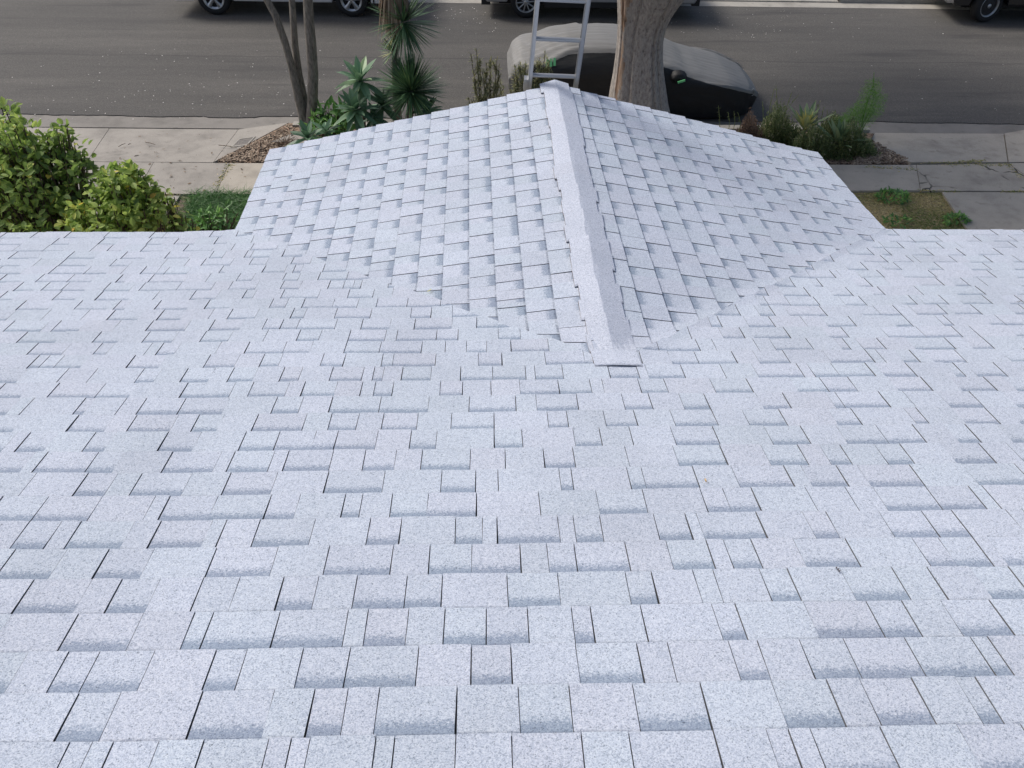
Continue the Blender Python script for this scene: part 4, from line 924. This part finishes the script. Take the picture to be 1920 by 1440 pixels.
def vehicle(name, label, cat, loc, rz, outline, width, paint, glass, wheels, r_, wd, style, steer=0, skirt=None, lamps=(), bumpers=(), cabin_z=1.0, taper=.14, group=None):
    """outline: closed side profile (x,z) incl. arches; glass: list of side window polygons"""
    root = empty(name, loc, label, cat, group, rz); mb = MB(); hw = width/2
    import bmesh
    bm = bmesh.new(); zt = max(z for _, z in outline)
    def hy(z): return hw*(1-taper*max(0, (z-cabin_z)/(zt-cabin_z))**1.0-.03*max(0, (.45-z)/.45))
    A = [bm.verts.new((x, -hy(z), z)) for x, z in outline]; Bv = [bm.verts.new((x, hy(z), z)) for x, z in outline]
    fa = bm.faces.new(A); fb_ = bm.faces.new(Bv[::-1]); n_ = len(A)
    for i in range(n_): bm.faces.new((A[i], Bv[i], Bv[(i+1) % n_], A[(i+1) % n_]))
    bmesh.ops.recalc_face_normals(bm, faces=bm.faces); bmesh.ops.triangulate(bm, faces=[f for f in bm.faces if len(f.verts) > 4])
    me = bpy.data.meshes.new('body'); bm.to_mesh(me); bm.free(); me.materials.append(paint); o = bpy.data.objects.new('body', me); col.objects.link(o); o.parent = root
    bv = o.modifiers.new('bevel', 'BEVEL'); bv.width = .035; bv.segments = 3; bv.limit_method = 'ANGLE'; bv.angle_limit = R(40)
    for poly in glass:
        for s_ in (-1, 1):
            mb = MB(); P = [Vector((x, s_*(hy(z)+.006), z)) for x, z in poly]; Q = [p+Vector((0, -s_*.012, 0)) for p in P]; mb.face(P)
            for i in range(len(P)): mb.face([P[i], Q[i], Q[(i+1) % len(P)], P[(i+1) % len(P)]])
            mb.build('side_window', M['glass'], root)
    for x in wheels:
        for s_ in (-1, 1):
            wheel(root, (x, s_*(hw-wd*.5+.01), r_), r_, wd, style, s_, steer if x == wheels[0] else 0)
            lin = MB(); rows = []
            for yy in (s_*(hw-.012), s_*(hw-wd-.12)): rows.append([Vector((x+(r_+.075)*math.cos(q), yy, r_+(r_+.075)*math.sin(q))) for q in [math.pi*j/14 for j in range(15)]])
            lin.grid(rows); lin.face(rows[1]); lin.build('wheel_arch', M['plastic'], root)
    ch = MB(); x0 = min(x for x, _ in outline); x1 = max(x for x, _ in outline); ch.box(((x0+x1)/2, 0, r_*.95), ((x1-x0)*.86, width*.62, .22)); ch.build('chassis', M['plastic'], root)
    for nm, c_, sz, mm in bumpers:
        b_ = MB(); b_.box(c_, sz); ob = b_.build(nm, mm, root); q = ob.modifiers.new('bevel', 'BEVEL'); q.width = .03; q.segments = 3
    return root
def arch(xc, r_, z, n_=9): # arch points from right to left at sill height z
    a0 = math.asin(min(1, max(-1, (z-r_)/(r_+.07)))); return [(xc+(r_+.07)*math.cos(a), r_+(r_+.07)*math.sin(a)) for a in [a0+(math.pi-2*a0)*k/n_ for k in range(n_+1)]]
# white pickup, nose to the left; wheels found from their contact points in the photograph
w1, w2 = G(410, 27, ZR), G(665, 31, ZR); rz = math.atan2(w2.y-w1.y, w2.x-w1.x); wb = (w2-w1).length; r_ = .365
ol = [(-.95, .52), (-.93, .36)]
def side_outline(top, sill, xw, r_, xmin, xmax):
    pts = []; low = [(xmax, sill+.12), (xmax-.06, sill)]
    for xc in sorted(xw, reverse=True): low += arch(xc, r_, sill)
    low += [(xmin+.06, sill), (xmin, sill+.12)]
    return top+low        # top runs from front (xmin) to rear (xmax)
top = [(-.95, .72), (-.90, .98), (.55, 1.10), (1.15, 1.68), (1.3, 1.74), (2.5, 1.74), (2.72, 1.66), (2.95, 1.12), (4.15, 1.10), (4.18, .75)]
vehicle('pickup_truck', 'white pickup truck parked across the street at left, silver five-spoke wheels', 'truck', w1-Vector((math.sin(-rz), math.cos(rz), 0))*-0+Vector((0, .86, 0)), rz,
        side_outline(top, .30, (0, wb), r_, -.95, 4.2), 1.84, M['whitepaint'], [[(.72, 1.12), (1.2, 1.6), (1.75, 1.62), (1.75, 1.12)], [(1.82, 1.12), (1.82, 1.62), (2.55, 1.6), (2.72, 1.12)]], (0, wb), r_, .235, 'five', 0,
        bumpers=[('bumper', (-.98, 0, .55), (.16, 1.8, .22), M['chrome']), ('bumper', (4.22, 0, .55), (.14, 1.75, .18), M['chrome']), ('mud_flap', (wb+.50, -.80, .34), (.03, .24, .34), M['plastic']), ('mud_flap', (wb+.50, .80, .34), (.03, .24, .34), M['plastic'])], group='vehicles parked across the street')
# silver car behind the ladder
w3 = G(985, 33, ZR); rz = -.02; r_ = .345
top = [(-.92, .62), (-.86, .78), (.35, .98), (1.05, 1.42), (1.5, 1.5), (2.6, 1.48), (3.25, 1.12), (3.75, 1.05), (3.82, .7)]
vehicle('silver_car', 'silver car with thin multi-spoke wheels parked across the street behind the ladder', 'car', w3+Vector((.02, .85, 0)), rz,
        side_outline(top, .34, (0, 2.85), r_, -.94, 3.86), 1.8, M['silverpaint'], [[(.62, 1.02), (1.12, 1.36), (1.75, 1.42), (1.75, 1.02)], [(1.83, 1.02), (1.83, 1.42), (2.55, 1.4), (3.0, 1.06)]], (0, 2.85), r_, .22, 'thin', 0,
        bumpers=[('bumper', (-.90, 0, .33), (.20, 1.62, .14), M['plastic']), ('side_skirt', (1.42, -.875, .30), (2.0, .05, .12), M['plastic']), ('side_skirt', (1.42, .875, .30), (2.0, .05, .12), M['plastic']), ('bumper', (3.84, 0, .38), (.18, 1.62, .2), M['plastic'])], group='vehicles parked across the street')
# black pickup at the right edge, front wheels turned
w4 = G(1842, 41, ZR); r_ = .36
top = [(-.82, .66), (-.78, 1.0), (.6, 1.12), (1.2, 1.72), (1.4, 1.78), (2.7, 1.78), (3.0, 1.14), (4.5, 1.12), (4.55, .75)]
vehicle('black_truck', 'black truck at the right edge across the street with front wheel turned', 'truck', w4+Vector((0, .84, 0)), -.02,
        side_outline(top, .36, (0, 3.3), r_, -.84, 4.58), 1.8, M['blackpaint'], [[(.78, 1.14), (1.25, 1.64), (1.9, 1.68), (1.9, 1.14)], [(1.98, 1.14), (1.98, 1.68), (2.62, 1.66), (2.85, 1.16)]], (0, 3.3), r_, .24, 'steel', R(16),
        bumpers=[('bumper', (-.88, 0, .52), (.16, 1.76, .2), M['chrome']), ('bumper', (4.6, 0, .52), (.14, 1.7, .18), M['chrome'])], group='vehicles parked across the street')

# covered car: draped cover
cy, x0, x1 = 10.55, -.11, 4.40
root = empty('covered_car', ((x0+x1)/2, cy, ZR), 'parked car under a silver and black fitted cover behind the big tree', 'car'); L = x1-x0
sil = [(947, 130), (951, 100), (959, 80), (975, 70), (1000, 62), (1030, 53), (1060, 47), (1090, 44.5), (1125, 44), (1160, 46), (1200, 56), (1245, 75), (1270, 86), (1300, 95), (1345, 106), (1385, 121), (1405, 140), (1414, 165)]
hx = [(Yp(a, b_, cy+.40).x, Yp(a, b_, cy+.40).z-ZR) for a, b_ in sil]
def hprof(x):
    if x <= hx[0][0]: return hx[0][1]
    for (a, p), (b_, q) in zip(hx, hx[1:]):
        if x <= b_: return p+(q-p)*(x-a)/(b_-a)
    return hx[-1][1]
NX, NT = 110, 72; rows = []; sides = []
for i in range(NX+1):
    t = i/NX; t = .5-.5*math.cos(math.pi*t); x = x0+L*t; e = abs(2*t-1); wy = .90*(1-max(0, (e-.60)/.40)**2.6*.34)*(1 if 0 < t < 1 else .93)
    h = hprof(x); row = []; cab = max(0, min(1, (h-.98)/.20)); cab = cab*cab*(3-2*cab)
    A_ = [(.965, .05), (.985, .20), (1.0, .45), (.99, .70), (.93, h-.10), (.80, h-.035), (.45, h-.005), (0, h)]
    B_ = [(.965, .05), (.985, .20), (1.0, .45), (.995, .72), (.955, .93), (.80, h-.15), (.62, h-.03), (0, h)]
    hp = [(a_[0]+(b2_[0]-a_[0])*cab, min(a_[1]+(b2_[1]-a_[1])*cab, h)) for a_, b2_ in zip(A_, B_)]
    full = hp+[(-q[0], q[1]) for q in hp[-2::-1]]
    for _ in range(2):
        full = [full[0]]+[r__ for p_, q_ in zip(full, full[1:]) for r__ in ((p_[0]*.75+q_[0]*.25, p_[1]*.75+q_[1]*.25), (p_[0]*.25+q_[0]*.75, p_[1]*.25+q_[1]*.75))]+[full[-1]]
    dd = [0]
    for p_, q_ in zip(full, full[1:]): dd.append(dd[-1]+math.hypot((q_[0]-p_[0])*wy, q_[1]-p_[1]))
    kk = 0
    for j in range(NT+1):
        tt = dd[-1]*j/NT
        while kk < len(dd)-2 and dd[kk+1] < tt: kk += 1
        f_ = (tt-dd[kk])/max(1e-6, dd[kk+1]-dd[kk]); yn = full[kk][0]+(full[kk+1][0]-full[kk][0])*f_; zz = full[kk][1]+(full[kk+1][1]-full[kk][1])*f_
        yy = yn*wy
        # drapery: soft vertical folds low down, diagonal tension creases towards the rear, faint ripples on the roof
        fold = .016*max(0, 1-zz/.75)*(math.sin(x*13+1.7*math.sin(x*3.1))+.6*math.sin(x*29+zz*6))
        dg = abs(yn)*2.3+zz*.9+x*.22; crease = .030*(abs(math.sin(dg*8+.8*math.sin(x*3+yn*2)))**6-.2)*(1 if x < x0+1.3 else .22)
        cr2 = .006*math.sin(x*6-zz*17+2*math.sin(x*2.2))
        px = x+(.10*(1-zz/max(h, .1))*(1 if t > .5 else -1)*-1*max(0, (e-.8)/.2))
        row.append(Vector((px-(x0+x1)/2, yy+math.copysign(fold+crease+cr2, yn)*min(1, abs(yn)*3), zz+(crease*1.2+cr2*.6)*(1-abs(yn)**4))))
    rows.append(row)
mb = MB()
def cm(a, b_):
    p = rows[a][b_]; z = p.z; x = p.x+(x0+x1)/2; h = hprof(x)
    rear = x-(x0+.22+.42*max(0, z-.45))
    lim = (h-.13-.10*max(0, (.9-x)/.6)) if h > 1.12 else (h-.13+.03*min(1, (1.12-h)/.12))
    return (max(0, min(1, .5+min(rear, lim-z)*2)), 0, 0, 0)
mb.grid(rows, 0, cf=cm); mb.face([p for p in rows[0]][::-1], 0, (0, 0, 0, 0)); mb.face(rows[-1], 0, (1, 0, 0, 0))
mb.build('cover', M['cover'], root, True)
def on_side(px, py):            # point on the near side of the cover under that pixel
    d = ray(px, py); best = None; C0 = Vector(root.location)
    for r_ in rows:
        for p in r_[NT//2:]:
            q = p+C0; v = q-CAM; k = v.dot(d)/d.length_squared; e = (v-d*k).length
            if best is None or e < best[0]: best = (e, q)
    return best[1]-C0
for k in range(3):
    p = on_side(1035, 115)+Vector(((k-1)*.062, -.035+.004*k, .012*(k-1))); mb = MB(); mb.box(p, (.040, .012, .13), 0, Matrix.Rotation(R(-22), 3, 'X')); mb.build('reflective_patch', M['green'], root)
p = on_side(1272, 145)+Vector((0, -.05, 0)); mb = MB()
mp_rows = [[p+Vector((.125*math.cos(q)*s_, -.08*c_, .095*math.sin(q)*s_)) for q in [2*math.pi*j/14 for j in range(14)]] for s_, c_ in ((1.25, -1), (1.05, -.3), (.9, .3), (.6, .6), (.1, .7))]
mb.grid(mp_rows, 0, True); mb.build('mirror_pocket', M['coverside'], root, True)
mb = MB(); mb.box(p+Vector((.03, -.105, -.015)), (.13, .012, .035), 0, Matrix.Rotation(R(-18), 3, 'Y')); mb.build('reflective_patch', M['green'], root)
p = on_side(1408, 172)+Vector((.02, -.03, 0)); mb = MB(); mb.tube([p+Vector((.03*math.cos(q), -.01, .06*math.sin(q))) for q in [2*math.pi*j/12 for j in range(13)]], .008, 5); mb.build('strap_loop', M['alu'], root)
for px in (x0+.85, x1-.9):
    for s_ in (-1, 1): wheel(root, (px-(x0+x1)/2, s_*.66, .30), .30, .2, 'thin', s_)
